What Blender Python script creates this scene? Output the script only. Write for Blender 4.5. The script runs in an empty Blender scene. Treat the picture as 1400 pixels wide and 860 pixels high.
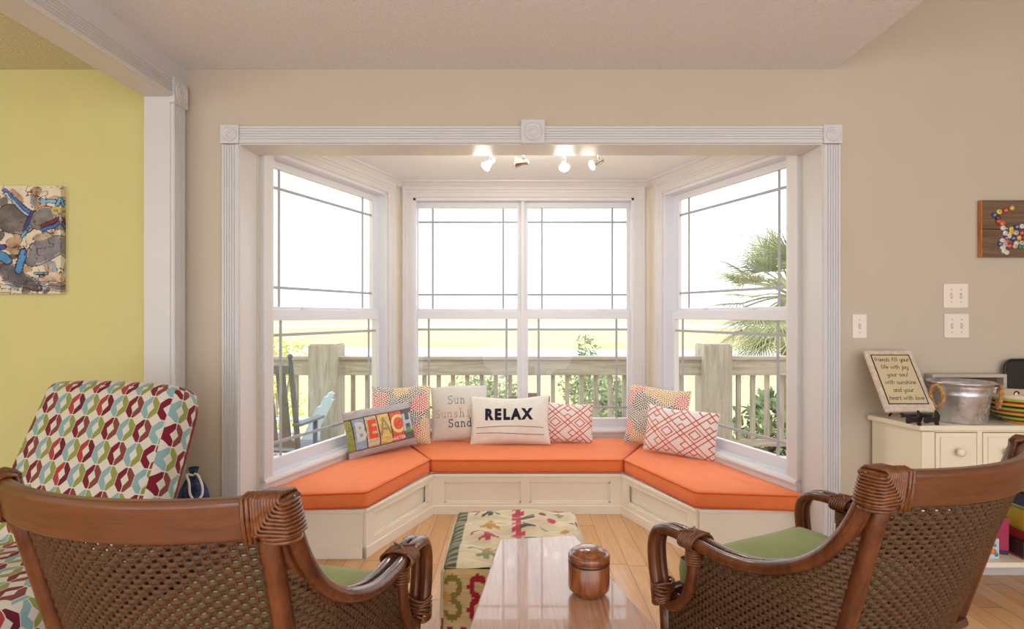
import bpy, bmesh, math, random
import numpy as np
from mathutils import Vector, Matrix

SC = bpy.context.scene
COL = SC.collection
PI = math.pi
R = math.radians

# ------------------------------------------------------------------ camera
cam_data = bpy.data.cameras.new('camera')
cam_data.sensor_width = 36.0
cam_data.lens = 800.0 * 36.0 / 1400.0
cam_data.shift_x = -2.0 / 1400.0
cam_data.clip_end = 6000
cam = bpy.data.objects.new('camera', cam_data)
COL.objects.link(cam)
cam.location = (0, 0, 1.24)
cam.rotation_euler = (R(90), 0, 0)
SC.camera = cam

# ------------------------------------------------------------------ world / light / exposure
world = bpy.data.worlds.new('sky'); SC.world = world; world.use_nodes = True
bg = world.node_tree.nodes['Background']
bg.inputs['Color'].default_value = (0.94, 0.97, 1.0, 1)
bg.inputs['Strength'].default_value = 2.4

def area_light(name, loc, rot, sx, sy, power, color):
    d = bpy.data.lights.new(name, 'AREA'); d.shape = 'RECTANGLE'; d.size = sx; d.size_y = sy
    d.energy = power; d.color = color
    o = bpy.data.objects.new(name, d); COL.objects.link(o); o.location = loc; o.rotation_euler = rot
    return o
def globe_light(name, loc, r, power, color):
    d = bpy.data.lights.new(name, 'POINT'); d.shadow_soft_size = r; d.energy = power; d.color = color
    o = bpy.data.objects.new(name, d); COL.objects.link(o); o.location = loc
    return o
area_light('rear_fill_light', (0.2, -1.3, 2.35), (R(35), 0, 0), 2.2, 1.2, 26, (1.0, 0.95, 0.90))  # unseen fill light added behind the camera to brighten the room
area_light('bounce_fill_light', (0.3, -1.5, 1.5), (R(180), 0, 0), 0.9, 0.9, 26, (1.0, 0.97, 0.94))  # added uplight with no fixture, bounces soft light off the ceiling
globe_light('yellow_room_light', (-3.2, 0.4, 1.7), 0.25, 15, (1.0, 0.96, 0.90))
sd = bpy.data.lights.new('sun', 'SUN'); sd.energy = 0.8; sd.angle = R(8); sd.color = (1.0, 0.97, 0.92)
sun = bpy.data.objects.new('sun', sd); COL.objects.link(sun); sun.rotation_euler = (R(52), R(0), R(-60))

SC.view_settings.view_transform = 'Standard'
SC.view_settings.look = 'None'
SC.view_settings.gamma = 1.0
SC.view_settings.use_curve_mapping = False
SC.view_settings.exposure = 0.0

# ------------------------------------------------------------------ colour + material helpers
def lin(r, g, b):
    f = lambda c: (c/255/12.92) if c/255 <= 0.04045 else ((c/255+0.055)/1.055)**2.4
    return (f(r), f(g), f(b))

class E:
    """tiny shader-math expression"""
    nt = None
    def __init__(s, v): s.v = v
    @staticmethod
    def op(kind, *a):
        n = E.nt.nodes.new('ShaderNodeMath'); n.operation = kind
        for i, x in enumerate(a):
            x = x.v if isinstance(x, E) else x
            if isinstance(x, (int, float)): n.inputs[i].default_value = x
            else: E.nt.links.new(x, n.inputs[i])
        return E(n.outputs[0])
    def __add__(s, o): return E.op('ADD', s, o)
    def __sub__(s, o): return E.op('SUBTRACT', s, o)
    def __mul__(s, o): return E.op('MULTIPLY', s, o)
    def __truediv__(s, o): return E.op('DIVIDE', s, o)
    def abs(s): return E.op('ABSOLUTE', s)
    def floor(s): return E.op('FLOOR', s)
    def fract(s): return E.op('FRACT', s)
    def lt(s, o): return E.op('LESS_THAN', s, o)
    def gt(s, o): return E.op('GREATER_THAN', s, o)
    def mx(s, o): return E.op('MAXIMUM', s, o)
    def mn(s, o): return E.op('MINIMUM', s, o)
    def mod(s, o): return E.op('FLOORED_MODULO', s, o)

def newmat(name, color=(0.8, 0.8, 0.8), rough=0.6, metal=0.0, spec=0.5, coat=0.0, sheen=0.0):
    m = bpy.data.materials.new(name); m.use_nodes = True
    b = m.node_tree.nodes['Principled BSDF']
    b.inputs['Base Color'].default_value = (*color, 1)
    b.inputs['Roughness'].default_value = rough
    b.inputs['Metallic'].default_value = metal
    b.inputs['Specular IOR Level'].default_value = spec
    b.inputs['Coat Weight'].default_value = coat
    b.inputs['Sheen Weight'].default_value = sheen
    return m

def N(m, kind, **kw):
    n = m.node_tree.nodes.new(kind)
    for k, v in kw.items():
        if k in n.inputs: n.inputs[k].default_value = v
        else: setattr(n, k, v)
    return n
def L(m, a, b): m.node_tree.links.new(a, b)
def bsdf(m): return m.node_tree.nodes['Principled BSDF']
def ramp(m, fac, stops):
    n = N(m, 'ShaderNodeValToRGB'); cr = n.color_ramp
    while len(cr.elements) < len(stops): cr.elements.new(0.5)
    for e, (p, c) in zip(cr.elements, stops): e.position = p; e.color = (*c, 1)
    L(m, fac, n.inputs[0]); return n.outputs[0]
def mix(m, fac, a, b):
    n = m.node_tree.nodes.new('ShaderNodeMix'); n.data_type = 'RGBA'
    for i, x in ((0, fac), (6, a), (7, b)):
        x = x.v if isinstance(x, E) else x
        if isinstance(x, (int, float)): n.inputs[i].default_value = x
        elif isinstance(x, tuple): n.inputs[i].default_value = (*x, 1)
        else: L(m, x, n.inputs[i])
    return n.outputs[2]
def bump(m, height, strength=0.3, dist=0.01):
    n = N(m, 'ShaderNodeBump'); n.inputs['Strength'].default_value = strength; n.inputs['Distance'].default_value = dist
    L(m, height, n.inputs['Height']); L(m, n.outputs[0], bsdf(m).inputs['Normal'])
def coords(m, what='Object', scale=(1, 1, 1), rot=(0, 0, 0)):
    t = N(m, 'ShaderNodeTexCoord'); mp = N(m, 'ShaderNodeMapping')
    mp.inputs['Scale'].default_value = scale; mp.inputs['Rotation'].default_value = rot
    L(m, t.outputs[what], mp.inputs[0]); return mp.outputs[0]
def noise(m, vec, scale=5, detail=4, rough=0.5, dist=0.0):
    n = N(m, 'ShaderNodeTexNoise'); n.inputs['Scale'].default_value = scale; n.inputs['Detail'].default_value = detail
    n.inputs['Roughness'].default_value = rough; n.inputs['Distortion'].default_value = dist
    L(m, vec, n.inputs['Vector']); return n.outputs['Fac']

def paint(name, color, rough=0.55, var=0.03, bumps=0.05, scale=6):
    m = newmat(name, color, rough)
    v = coords(m)
    f = noise(m, v, scale, 3)
    L(m, ramp(m, f, [(0.3, tuple(c*(1-var) for c in color)), (0.7, tuple(min(1, c*(1+var)) for c in color))]), bsdf(m).inputs['Base Color'])
    if bumps: bump(m, noise(m, v, 180, 2), bumps, 0.002)
    return m
def wood(name, c0, c1, c2, rough=0.4, scale=(14, 1.2, 14), coat=0.0, b=0.1, what='Object', contrast=1.0):
    m = newmat(name, c0, rough, coat=coat)
    v = coords(m, what, scale)
    f = noise(m, v, 1.6, 5, 0.55, 0.8)
    f2 = noise(m, v, 9, 3, 0.6, 0.2)
    mx_ = N(m, 'ShaderNodeMath', operation='MULTIPLY_ADD'); L(m, f2, mx_.inputs[0]); mx_.inputs[1].default_value = 0.35*contrast; L(m, f, mx_.inputs[2])
    L(m, ramp(m, mx_.outputs[0], [(0.38, c0), (0.62, c1), (0.9, c2)]), bsdf(m).inputs['Base Color'])
    bump(m, f2, b, 0.003)
    return m
def fabric(name, color, rough=0.9, var=0.06, weave=420, bstr=0.25, sheen=0.15):
    m = newmat(name, color, rough, spec=0.2, sheen=sheen)
    v = coords(m)
    f = noise(m, v, 12, 3)
    L(m, ramp(m, f, [(0.3, tuple(c*(1-var) for c in color)), (0.7, tuple(min(1, c*(1+var)) for c in color))]), bsdf(m).inputs['Base Color'])
    bump(m, noise(m, v, weave, 1), bstr, 0.002)
    return m
def colattr(name, rough=0.85, bscale=300, bstr=0.25, sheen=0.1):
    m = newmat(name, rough=rough, spec=0.2, sheen=sheen)
    a = N(m, 'ShaderNodeVertexColor', layer_name='Col'); L(m, a.outputs[0], bsdf(m).inputs['Base Color'])
    bump(m, noise(m, coords(m), bscale, 1), bstr, 0.002)
    return m

# ------------------------------------------------------------------ numpy noise
_rng = np.random.RandomState(7)
_lat = _rng.rand(256, 256)
def vnoise(x, y):
    xi = np.floor(x).astype(int); yi = np.floor(y).astype(int)
    fx = x-xi; fy = y-yi; fx = fx*fx*(3-2*fx); fy = fy*fy*(3-2*fy)
    g = lambda a, b: _lat[a % 256, b % 256]
    return (g(xi, yi)*(1-fx)+g(xi+1, yi)*fx)*(1-fy)+(g(xi, yi+1)*(1-fx)+g(xi+1, yi+1)*fx)*fy
def fbm(x, y, o=4):
    s = 0; a = 0.5
    for _ in range(o): s = s+a*vnoise(x, y); x = x*2.03+17.1; y = y*2.03+5.7; a *= 0.5
    return s/(1-0.5**o)

# ------------------------------------------------------------------ mesh builder
class MB:
    def __init__(s): s.v = []; s.f = []; s.mi = []; s.sm = []; s.uv = {}
    def add(s, verts, faces, mi=0, smooth=False):
        k = len(s.v); s.v.extend([tuple(p) for p in verts])
        for f in faces: s.f.append(tuple(i+k for i in f)); s.mi.append(mi); s.sm.append(smooth)
        return s
    def box(s, x0, x1, y0, y1, z0, z1, mi=0, F=None):
        p = [(x, y, z) for x in (x0, x1) for y in (y0, y1) for z in (z0, z1)]
        if F: p = [F(*q) for q in p]
        return s.add(p, [(0, 1, 3, 2), (4, 6, 7, 5), (0, 4, 5, 1), (2, 3, 7, 6), (0, 2, 6, 4), (1, 5, 7, 3)], mi)
    def tube(s, path, r, n=10, closed=False, mi=0, flat=None, cap=True):
        """tube along path; r number or list; flat=(up vector, ratio) flattens the section"""
        P = [Vector(p) for p in path]; m = len(P)
        rr = r if isinstance(r, (list, tuple)) else [r]*m
        T = []
        for i in range(m):
            a = P[(i-1) % m] if (closed or i > 0) else P[i]; b = P[(i+1) % m] if (closed or i < m-1) else P[i]
            t = (b-a); T.append(t.normalized() if t.length > 1e-9 else Vector((0, 0, 1)))
        up = Vector((0, 0, 1)) if abs(T[0].z) < 0.9 else Vector((0, 1, 0))
        if flat: up = Vector(flat[0])
        nrm = (up-T[0]*up.dot(T[0])).normalized(); V = []
        for i in range(m):
            if flat: u = Vector(flat[0]) if not callable(flat[0]) else flat[0](i)
            else: u = nrm
            u = u-T[i]*u.dot(T[i])
            nrm = u.normalized() if u.length > 1e-6 else nrm
            b = T[i].cross(nrm); k = flat[1] if flat else 1.0
            for j in range(n):
                a = 2*PI*j/n; V.append(P[i]+nrm*(math.cos(a)*rr[i]*k)+b*(math.sin(a)*rr[i]))
        F = []
        for i in range(m if closed else m-1):
            i2 = (i+1) % m
            for j in range(n): F.append((i*n+j, i*n+(j+1) % n, i2*n+(j+1) % n, i2*n+j))
        if not closed and cap: F.append(tuple(range(n-1, -1, -1))); F.append(tuple((m-1)*n+j for j in range(n)))
        return s.add(V, F, mi, True)
    def lathe(s, prof, n=40, mi=0, c=(0, 0, 0), smooth=True, M=None, cap=True):
        V = []; m = len(prof)
        for r, z in prof:
            for j in range(n):
                a = 2*PI*j/n; p = Vector((r*math.cos(a), r*math.sin(a), z))
                if M: p = M @ p
                V.append((p.x+c[0], p.y+c[1], p.z+c[2]))
        F = [(i*n+j, i*n+(j+1) % n, (i+1)*n+(j+1) % n, (i+1)*n+j) for i in range(m-1) for j in range(n)]
        if cap and prof[0][0] > 1e-6: F.append(tuple(range(n-1, -1, -1)))
        if cap and prof[-1][0] > 1e-6: F.append(tuple((m-1)*n+j for j in range(n)))
        return s.add(V, F, mi, smooth)
    def prism(s, poly, z0, z1, mi=0, F=None):
        n = len(poly); V = [(x, y, z0) for x, y in poly]+[(x, y, z1) for x, y in poly]
        if F: V = [F(*q) for q in V]
        return s.add(V, [tuple(range(n))[::-1], tuple(range(n, 2*n))]+[(i, (i+1) % n, (i+1) % n+n, i+n) for i in range(n)], mi)
    def profile(s, prof, p0, p1, across, normal, mi=0, mitre=(0, 0)):
        """extrude a cross-section (a, h) from p0 to p1; mitre moves the ends by a*k"""
        p0 = Vector(p0); p1 = Vector(p1); A = Vector(across); H = Vector(normal); D = (p1-p0).normalized()
        n = len(prof)
        V = [p0+A*a+H*h+D*(a*mitre[0]) for a, h in prof]+[p1+A*a+H*h+D*(a*mitre[1]) for a, h in prof]
        return s.add(V, [tuple(range(n)), tuple(range(2*n-1, n-1, -1))]+[(i, i+n, (i+1) % n+n, (i+1) % n) for i in range(n)], mi)
    def grid(s, fn, nu, nv, mi=0, smooth=True):
        V = [fn(i/nu, j/nv) for j in range(nv+1) for i in range(nu+1)]
        F = [(j*(nu+1)+i, j*(nu+1)+i+1, (j+1)*(nu+1)+i+1, (j+1)*(nu+1)+i) for j in range(nv) for i in range(nu)]
        return s.add(V, F, mi, smooth)
    def build(s, name, mats, parent=None, origin=(0, 0, 0), bevel=0, segs=2, autosmooth=None, weld=False, normals=True, subsurf=0):
        me = bpy.data.meshes.new(name); O = Vector(origin)
        me.from_pydata([tuple(Vector(p)-O) for p in s.v], [], s.f)
        me.polygons.foreach_set('material_index', s.mi)
        me.polygons.foreach_set('use_smooth', s.sm)
        for m in (mats if isinstance(mats, (list, tuple)) else [mats]): me.materials.append(m)
        if normals or weld:
            bm = bmesh.new(); bm.from_mesh(me)
            if weld: bmesh.ops.remove_doubles(bm, verts=bm.verts, dist=1e-5)
            bmesh.ops.recalc_face_normals(bm, faces=bm.faces); bm.to_mesh(me); bm.free()
        o = bpy.data.objects.new(name, me); COL.objects.link(o)
        if parent: o.parent = parent
        else: o.location = O
        if bevel:
            b = o.modifiers.new('bevel', 'BEVEL'); b.width = bevel; b.segments = segs; b.limit_method = 'ANGLE'; b.angle_limit = R(40)
        if subsurf:
            b = o.modifiers.new('sub', 'SUBSURF'); b.levels = subsurf; b.render_levels = subsurf
        return o

def tag(o, label=None, cat=None, group=None, kind=None):
    if label: o['label'] = label
    if cat: o['category'] = cat
    if group: o['group'] = group
    if kind: o['kind'] = kind
    return o
def thing(name, label, cat, loc=(0, 0, 0), rz=0, group=None, kind=None, rot=None):
    o = bpy.data.objects.new(name, None); COL.objects.link(o); o.empty_display_size = 0.1
    o.location = loc; o.rotation_euler = rot if rot else (0, 0, rz)
    return tag(o, label, cat, group, kind)
def copy_tree(o, parent=None):
    c = o.copy(); COL.objects.link(c)
    if parent: c.parent = parent
    for ch in list(o.children): copy_tree(ch, c)
    return c
def smooth_path(pts, per=6, closed=False):
    P = [Vector(p) for p in pts]; n = len(P); out = []
    for i in range(n if closed else n-1):
        g = lambda k: P[k % n] if closed else P[max(0, min(n-1, k))]
        a, b, c, d = g(i-1), g(i), g(i+1), g(i+2)
        for k in range(per):
            t = k/per
            out.append(0.5*((2*b)+(c-a)*t+(2*a-5*b+4*c-d)*t*t+(3*b-a-3*c+d)*t**3))
    if not closed: out.append(P[-1])
    return out
def set_cols(me, cols):
    """per-vertex colours (n,3) linear"""
    at = me.color_attributes.new('Col', 'FLOAT_COLOR', 'POINT')
    a = np.ones((len(me.vertices), 4), dtype=np.float32); a[:, :3] = cols
    at.data.foreach_set('color', a.ravel())

# ------------------------------------------------------------------ materials
M = {}
M['wall'] = paint('wall_beige', lin(202, 188, 169), 0.75, 0.015)
M['yellow'] = paint('wall_yellow', lin(214, 206, 142), 0.75, 0.015)
M['trim'] = paint('trim_white', lin(215, 213, 214), 0.38, 0.012, 0.02)
M['cream_wall'] = paint('bay_cream', lin(228, 221, 204), 0.7, 0.015)
M['bench_white'] = paint('bench_paint', lin(243, 236, 222), 0.45, 0.02, 0.03)
M['vinyl'] = paint('window_vinyl', lin(222, 224, 232), 0.35, 0.01, 0)
M['grille'] = paint('grille_grey', lin(168, 172, 180), 0.4, 0.01, 0)
M['rattan'] = wood('rattan_pole', lin(58, 28, 14), lin(90, 46, 24), lin(118, 66, 36), 0.26, (9, 9, 3), 0.3, 0.06)
M['railwood'] = wood('chair_rail_wood', lin(80, 43, 23), lin(100, 56, 31), lin(114, 68, 39), 0.33, (2, 14, 22), 0.3, 0.04)
M['wrap'] = wood('rattan_wrap', lin(64, 32, 16), lin(104, 58, 29), lin(140, 84, 44), 0.36, (40, 40, 40), 0.15, 0.1)
M['weave'] = wood('rattan_weave', lin(56, 35, 19), lin(84, 55, 32), lin(108, 75, 46), 0.5, (30, 30, 160), 0.05, 0.35)
M['cord'] = newmat('dark_lacing', lin(50, 26, 16), 0.5)
M['green'] = fabric('green_canvas', lin(152, 164, 108))
M['piping'] = fabric('brown_piping', lin(70, 50, 32))
M['greenpipe'] = fabric('green_piping', lin(124, 138, 84))
M['orange'] = fabric('orange_canvas', lin(236, 128, 74), var=0.03)
M['orange_d'] = fabric('orange_piping', lin(212, 92, 44), var=0.03)
M['chrome'] = newmat('chrome', lin(200, 196, 190), 0.22, 1.0)
M['black'] = newmat('black_iron', lin(22, 18, 18), 0.45)
M['plate'] = paint('switch_plastic', lin(240, 228, 216), 0.35, 0.01, 0)
M['cab'] = paint('cabinet_cream', lin(240, 230, 206), 0.4, 0.015, 0.02)
M['jar'] = wood('jar_wood', lin(84, 40, 18), lin(122, 64, 32), lin(148, 86, 44), 0.22, (40, 40, 5), 0.5, 0.04)
M['jar_d'] = wood('jar_dark_band', lin(40, 20, 12), lin(66, 34, 20), lin(86, 46, 26), 0.3, (40, 40, 5), 0.3, 0.04)
M['deckwood'] = wood('weathered_deck', lin(130, 122, 110), lin(165, 157, 142), lin(186, 178, 164), 0.85, (20, 20, 1.6), 0, 0.25)
M['deckrail'] = wood('weathered_rail', lin(130, 121, 108), lin(166, 157, 141), lin(188, 179, 164), 0.85, (1.4, 20, 20), 0, 0.25)
M['leaf'] = None
def popcorn(name, c):
    m = newmat(name, c, 0.9, spec=0.1)
    v = coords(m)
    f = noise(m, v, 95, 3, 0.6)
    L(m, ramp(m, f, [(0.35, tuple(x*0.93 for x in c)), (0.6, c)]), bsdf(m).inputs['Base Color'])
    bump(m, f, 0.8, 0.010)
    return m
M['ceil'] = popcorn('ceiling_popcorn', lin(240, 242, 246))
M['ceil_y'] = popcorn('ceiling_popcorn_tan', lin(224, 218, 190))
M['ceil_bay'] = paint('ceiling_bay_white', lin(236, 240, 246), 0.6, 0.01, 0.02)

def floor_material():
    m = newmat('floor_planks', rough=0.32, coat=0.15)
    E.nt = m.node_tree
    t = N(m, 'ShaderNodeTexCoord'); sp = N(m, 'ShaderNodeSeparateXYZ'); L(m, t.outputs['Object'], sp.inputs[0])
    x = E(sp.outputs[0])/0.094; y = E(sp.outputs[1])
    pi = x.floor(); fx = x.fract()
    wn = N(m, 'ShaderNodeTexWhiteNoise', noise_dimensions='1D'); L(m, pi.v, wn.inputs['W'])
    yy = (y+E(wn.outputs[0])*3.1)/1.15
    cb = N(m, 'ShaderNodeCombineXYZ'); L(m, pi.v, cb.inputs[0]); L(m, yy.floor().v, cb.inputs[1])
    w2 = N(m, 'ShaderNodeTexWhiteNoise', noise_dimensions='2D'); L(m, cb.outputs[0], w2.inputs['Vector'])
    base = ramp(m, w2.outputs[0], [(0.0, lin(206, 156, 106)), (0.5, lin(218, 170, 120)), (1.0, lin(226, 184, 138))])
    mp = N(m, 'ShaderNodeMapping'); mp.inputs['Scale'].default_value = (26, 1.6, 1)
    va = N(m, 'ShaderNodeVectorMath', operation='ADD'); L(m, t.outputs['Object'], va.inputs[0]); L(m, w2.outputs['Color'], va.inputs[1])
    L(m, va.outputs[0], mp.inputs[0])
    g = noise(m, mp.outputs[0], 2.2, 5, 0.6, 0.5)
    col = mix(m, ((E(g)-0.4)*1.6), base, lin(188, 132, 84))
    seam = (fx.lt(0.03)).mx(yy.fract().lt(0.0035))
    L(m, mix(m, seam*0.8, col, lin(112, 78, 50)), bsdf(m).inputs['Base Color'])
    return m
M['floor'] = floor_material()

# =================================================================== ROOM
WX0, WX1, WY, WYB, EYEZ = -1.302, 1.470, 2.80, 2.97, 1.24     # opening, wall front/back
HZ, CZ, BZ = 2.0485, 2.4125, 2.221
def struct(mb, name, mat, **k): return tag(mb.build(name, mat, **k), kind='structure')

struct(MB().box(-5.2, 4.6, -2.6, 4.32, -0.12, 0), 'floor', M['floor'])
w = MB()
w.box(-1.568, WX0-0.012, WY, WYB, 0, 3.7).box(WX1+0.012, 4.6, WY, WYB, 0, 3.7).box(WX0-0.012, WX1+0.012, WY, WYB, HZ+0.012, 3.7)
struct(w, 'wall_back', M['wall'])
struct(MB().box(-5.2, -1.568, WY, WYB, 0, 3.7), 'wall_yellow', M['yellow'])
struct(MB().box(-1.568, 1.533, -2.6, WY, CZ, CZ+0.1), 'ceiling', M['ceil'])
struct(MB().box(-5.2, -1.687, -2.6, WY, CZ, CZ+0.1), 'ceiling_left', M['ceil_y'])
struct(MB().box(1.533, 4.6, -2.6, WY, 3.6, 3.7), 'ceiling_high', M['wall'])
struct(MB().box(1.50, 1.533, -2.6, WY, CZ+0.1, 3.6), 'wall_bulkhead', M['wall'])
struct(MB().box(4.5, 4.6, -2.6, WY, 0, 3.6), 'wall_right', M['wall'])
struct(MB().box(-5.2, -5.1, -2.6, WY, 0, CZ), 'wall_left', M['yellow'])
# dividing partition: stub + header
struct(MB().box(-1.687, -1.568, 2.672, WY, 0, 2.235).box(-1.687, -1.568, -2.6, WY, 2.235, CZ+0.1), 'wall_partition', M['trim'])

# fluted casing profile
def flute(wd, t, n=5):
    p = [(0, 0), (0, t*0.75), (wd*0.05, t), (wd*0.10, t)]
    a0, a1 = wd*0.14, wd*0.86; st = (a1-a0)/n
    for i in range(n):
        a = a0+i*st
        p += [(a+st*0.12, t), (a+st*0.28, t-0.0055), (a+st*0.72, t-0.0055), (a+st*0.88, t)]
    p += [(wd*0.90, t), (wd*0.95, t), (wd, t*0.75), (wd, 0)]
    return p
def rosette(name, c, s, right, up, out, t=0.028):
    """square corner block with turned rings"""
    c, right, up, out = Vector(c), Vector(right), Vector(up), Vector(out)
    F = lambda a, b, h: c+right*a+up*b+out*h
    mb = MB().box(-s/2, s/2, -s/2, s/2, 0, t, F=F)
    Mx = Matrix((right, up, out)).transposed()
    prof = [(s*0.40, t-0.004), (s*0.40, t+0.004), (s*0.36, t+0.006), (s*0.33, t+0.002), (s*0.26, t+0.001), (s*0.22, t+0.006), (s*0.17, t+0.006), (s*0.13, t+0.001), (s*0.08, t+0.005), (0, t+0.007)]
    mb.lathe(prof, 32, M=Mx, c=c)
    return struct(mb, name, M['trim'], bevel=0.0015)

# casing round the bay opening
CW, CT = 0.083, 0.022
mb = MB().profile(flute(CW, CT), (WX0-CW-0.004, WY, 0), (WX0-CW-0.004, WY, HZ), (1, 0, 0), (0, -1, 0)); struct(mb, 'trim_1', M['trim'])
mb = MB().profile(flute(CW, CT), (WX1+0.004, WY, 0), (WX1+0.004, WY, HZ), (1, 0, 0), (0, -1, 0)); struct(mb, 'trim_2', M['trim'])
mb = MB().profile(flute(0.086, CT), (WX0-0.004, WY, HZ+0.004), (WX1+0.004, WY, HZ+0.004), (0, 0, 1), (0, -1, 0)); struct(mb, 'trim_3', M['trim'])
rosette('trim_4', (WX0-0.045, WY, HZ+0.047), 0.088, (1, 0, 0), (0, 0, 1), (0, -1, 0))
rosette('trim_5', (WX1+0.045, WY, HZ+0.047), 0.088, (1, 0, 0), (0, 0, 1), (0, -1, 0))
rosette('trim_6', (0.092, WY, HZ+0.058), 0.112, (1, 0, 0), (0, 0, 1), (0, -1, 0), 0.034)
# jambs + soffit lining of the opening
JB = MB().box(WX0-0.012, WX0, WY-0.012, WYB+0.005, 0, HZ).box(WX1, WX1+0.012, WY-0.012, WYB+0.005, 0, HZ).box(WX0-0.012, WX1+0.012, WY-0.012, WYB+0.005, HZ, HZ+0.012)
struct(JB, 'trim_7', M['trim'])
# partition casings (right face of the stub and of the header) and its block
mb = MB().profile(flute(0.094, 0.016), (-1.568, 2.676, 0), (-1.568, 2.676, 2.235), (0, 1, 0), (1, 0, 0)); struct(mb, 'trim_8', M['trim'])
mb = MB().profile(flute(0.086, 0.016), (-1.568, -2.6, 2.236), (-1.568, 2.68, 2.236), (0, 0, 1), (1, 0, 0)); struct(mb, 'trim_9', M['trim'])
rosette('trim_10', (-1.568, 2.722, 2.265), 0.115, (0, 1, 0), (0, 0, 1), (1, 0, 0), 0.024)
for i, (a, b) in enumerate(((-1.55, -1.39), (1.56, 4.5))):
    pf = [(0, 0), (0, 0.014), (0.085, 0.014), (0.092, 0.010), (0.10, 0.006), (0.10, 0)]
    struct(MB().profile(pf, (a, WY, 0), (b, WY, 0), (0, 0, 1), (0, -1, 0)), 'baseboard_%s' % ('left', 'right')[i], M['trim'])
struct(MB().profile(pf, (-5.1, WY, 0), (-1.69, WY, 0), (0, 0, 1), (0, -1, 0)), 'baseboard_yellow', M['trim'])

# =================================================================== BAY
PL0, PL1 = Vector((-1.296, 2.97)), Vector((-0.835, 4.312))
PR0, PR1 = Vector((1.470, 2.97)), Vector((1.0, 4.312))
def frame(P0, P1, out):
    a = (P1-P0).normalized(); o = Vector(out)
    n = Vector((-a.y, a.x)); n = n if n.dot(o) > 0 else -n
    f = lambda s, d, z: Vector((P0.x+a.x*s+n.x*d, P0.y+a.y*s+n.y*d, z))
    f.a = Vector((a.x, a.y, 0)); f.n = Vector((n.x, n.y, 0)); f.len = (P1-P0).length
    return f
FL = frame(PL0, PL1, (-1, 0)); FR = frame(PR0, PR1, (1, 0)); FC = frame(PL1, PR1, (0, 1))
OZ0, OZ1 = 0.40, 2.10       # window opening
def bay_wall(name, F, s0, s1, e0=0.0, e1=0.0):
    T = 0.12
    mb = MB().box(0-e0, F.len+e1, 0, T, 0, OZ0, F=F).box(0-e0, F.len+e1, 0, T, OZ1, BZ+0.1, F=F)
    mb.box(0-e0, s0, 0, T, OZ0, OZ1, F=F).box(s1, F.len+e1, 0, T, OZ0, OZ1, F=F)
    struct(mb, name, M['cream_wall'])
SO = (0.09, 1.24)
bay_wall('wall_bay_left', FL, *SO); bay_wall('wall_bay_right', FR, *SO)
CO0, CO1 = -0.738+0.835, 0.888+0.835
bay_wall('wall_bay_center', FC, CO0, CO1, 0.115, 0.115)
struct(MB().prism([(-1.45, 2.9), (1.62, 2.9), (1.12, 4.44), (-0.95, 4.44)], BZ, BZ+0.12), 'ceiling_bay', M['ceil_bay'])

def glass_material():
    m = bpy.data.materials.new('window_glass'); m.use_nodes = True; nt = m.node_tree; nt.nodes.clear()
    o = nt.nodes.new('ShaderNodeOutputMaterial'); t = nt.nodes.new('ShaderNodeBsdfTransparent'); g = nt.nodes.new('ShaderNodeBsdfGlossy')
    t.inputs[0].default_value = (0.985, 0.99, 0.99, 1); g.inputs['Roughness'].default_value = 0.01
    lw = nt.nodes.new('ShaderNodeLayerWeight'); lw.inputs['Blend'].default_value = 0.5
    pw = nt.nodes.new('ShaderNodeMath'); pw.operation = 'POWER'; pw.inputs[1].default_value = 5.0; nt.links.new(lw.outputs['Facing'], pw.inputs[0])
    f = nt.nodes.new('ShaderNodeMath'); f.operation = 'MULTIPLY_ADD'; f.inputs[1].default_value = 0.9; f.inputs[2].default_value = 0.05; nt.links.new(pw.outputs[0], f.inputs[0])
    x = nt.nodes.new('ShaderNodeMixShader'); nt.links.new(f.outputs[0], x.inputs[0]); nt.links.new(t.outputs[0], x.inputs[1]); nt.links.new(g.outputs[0], x.inputs[2]); nt.links.new(x.outputs[0], o.inputs[0])
    return m
M['glass'] = glass_material()

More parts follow.
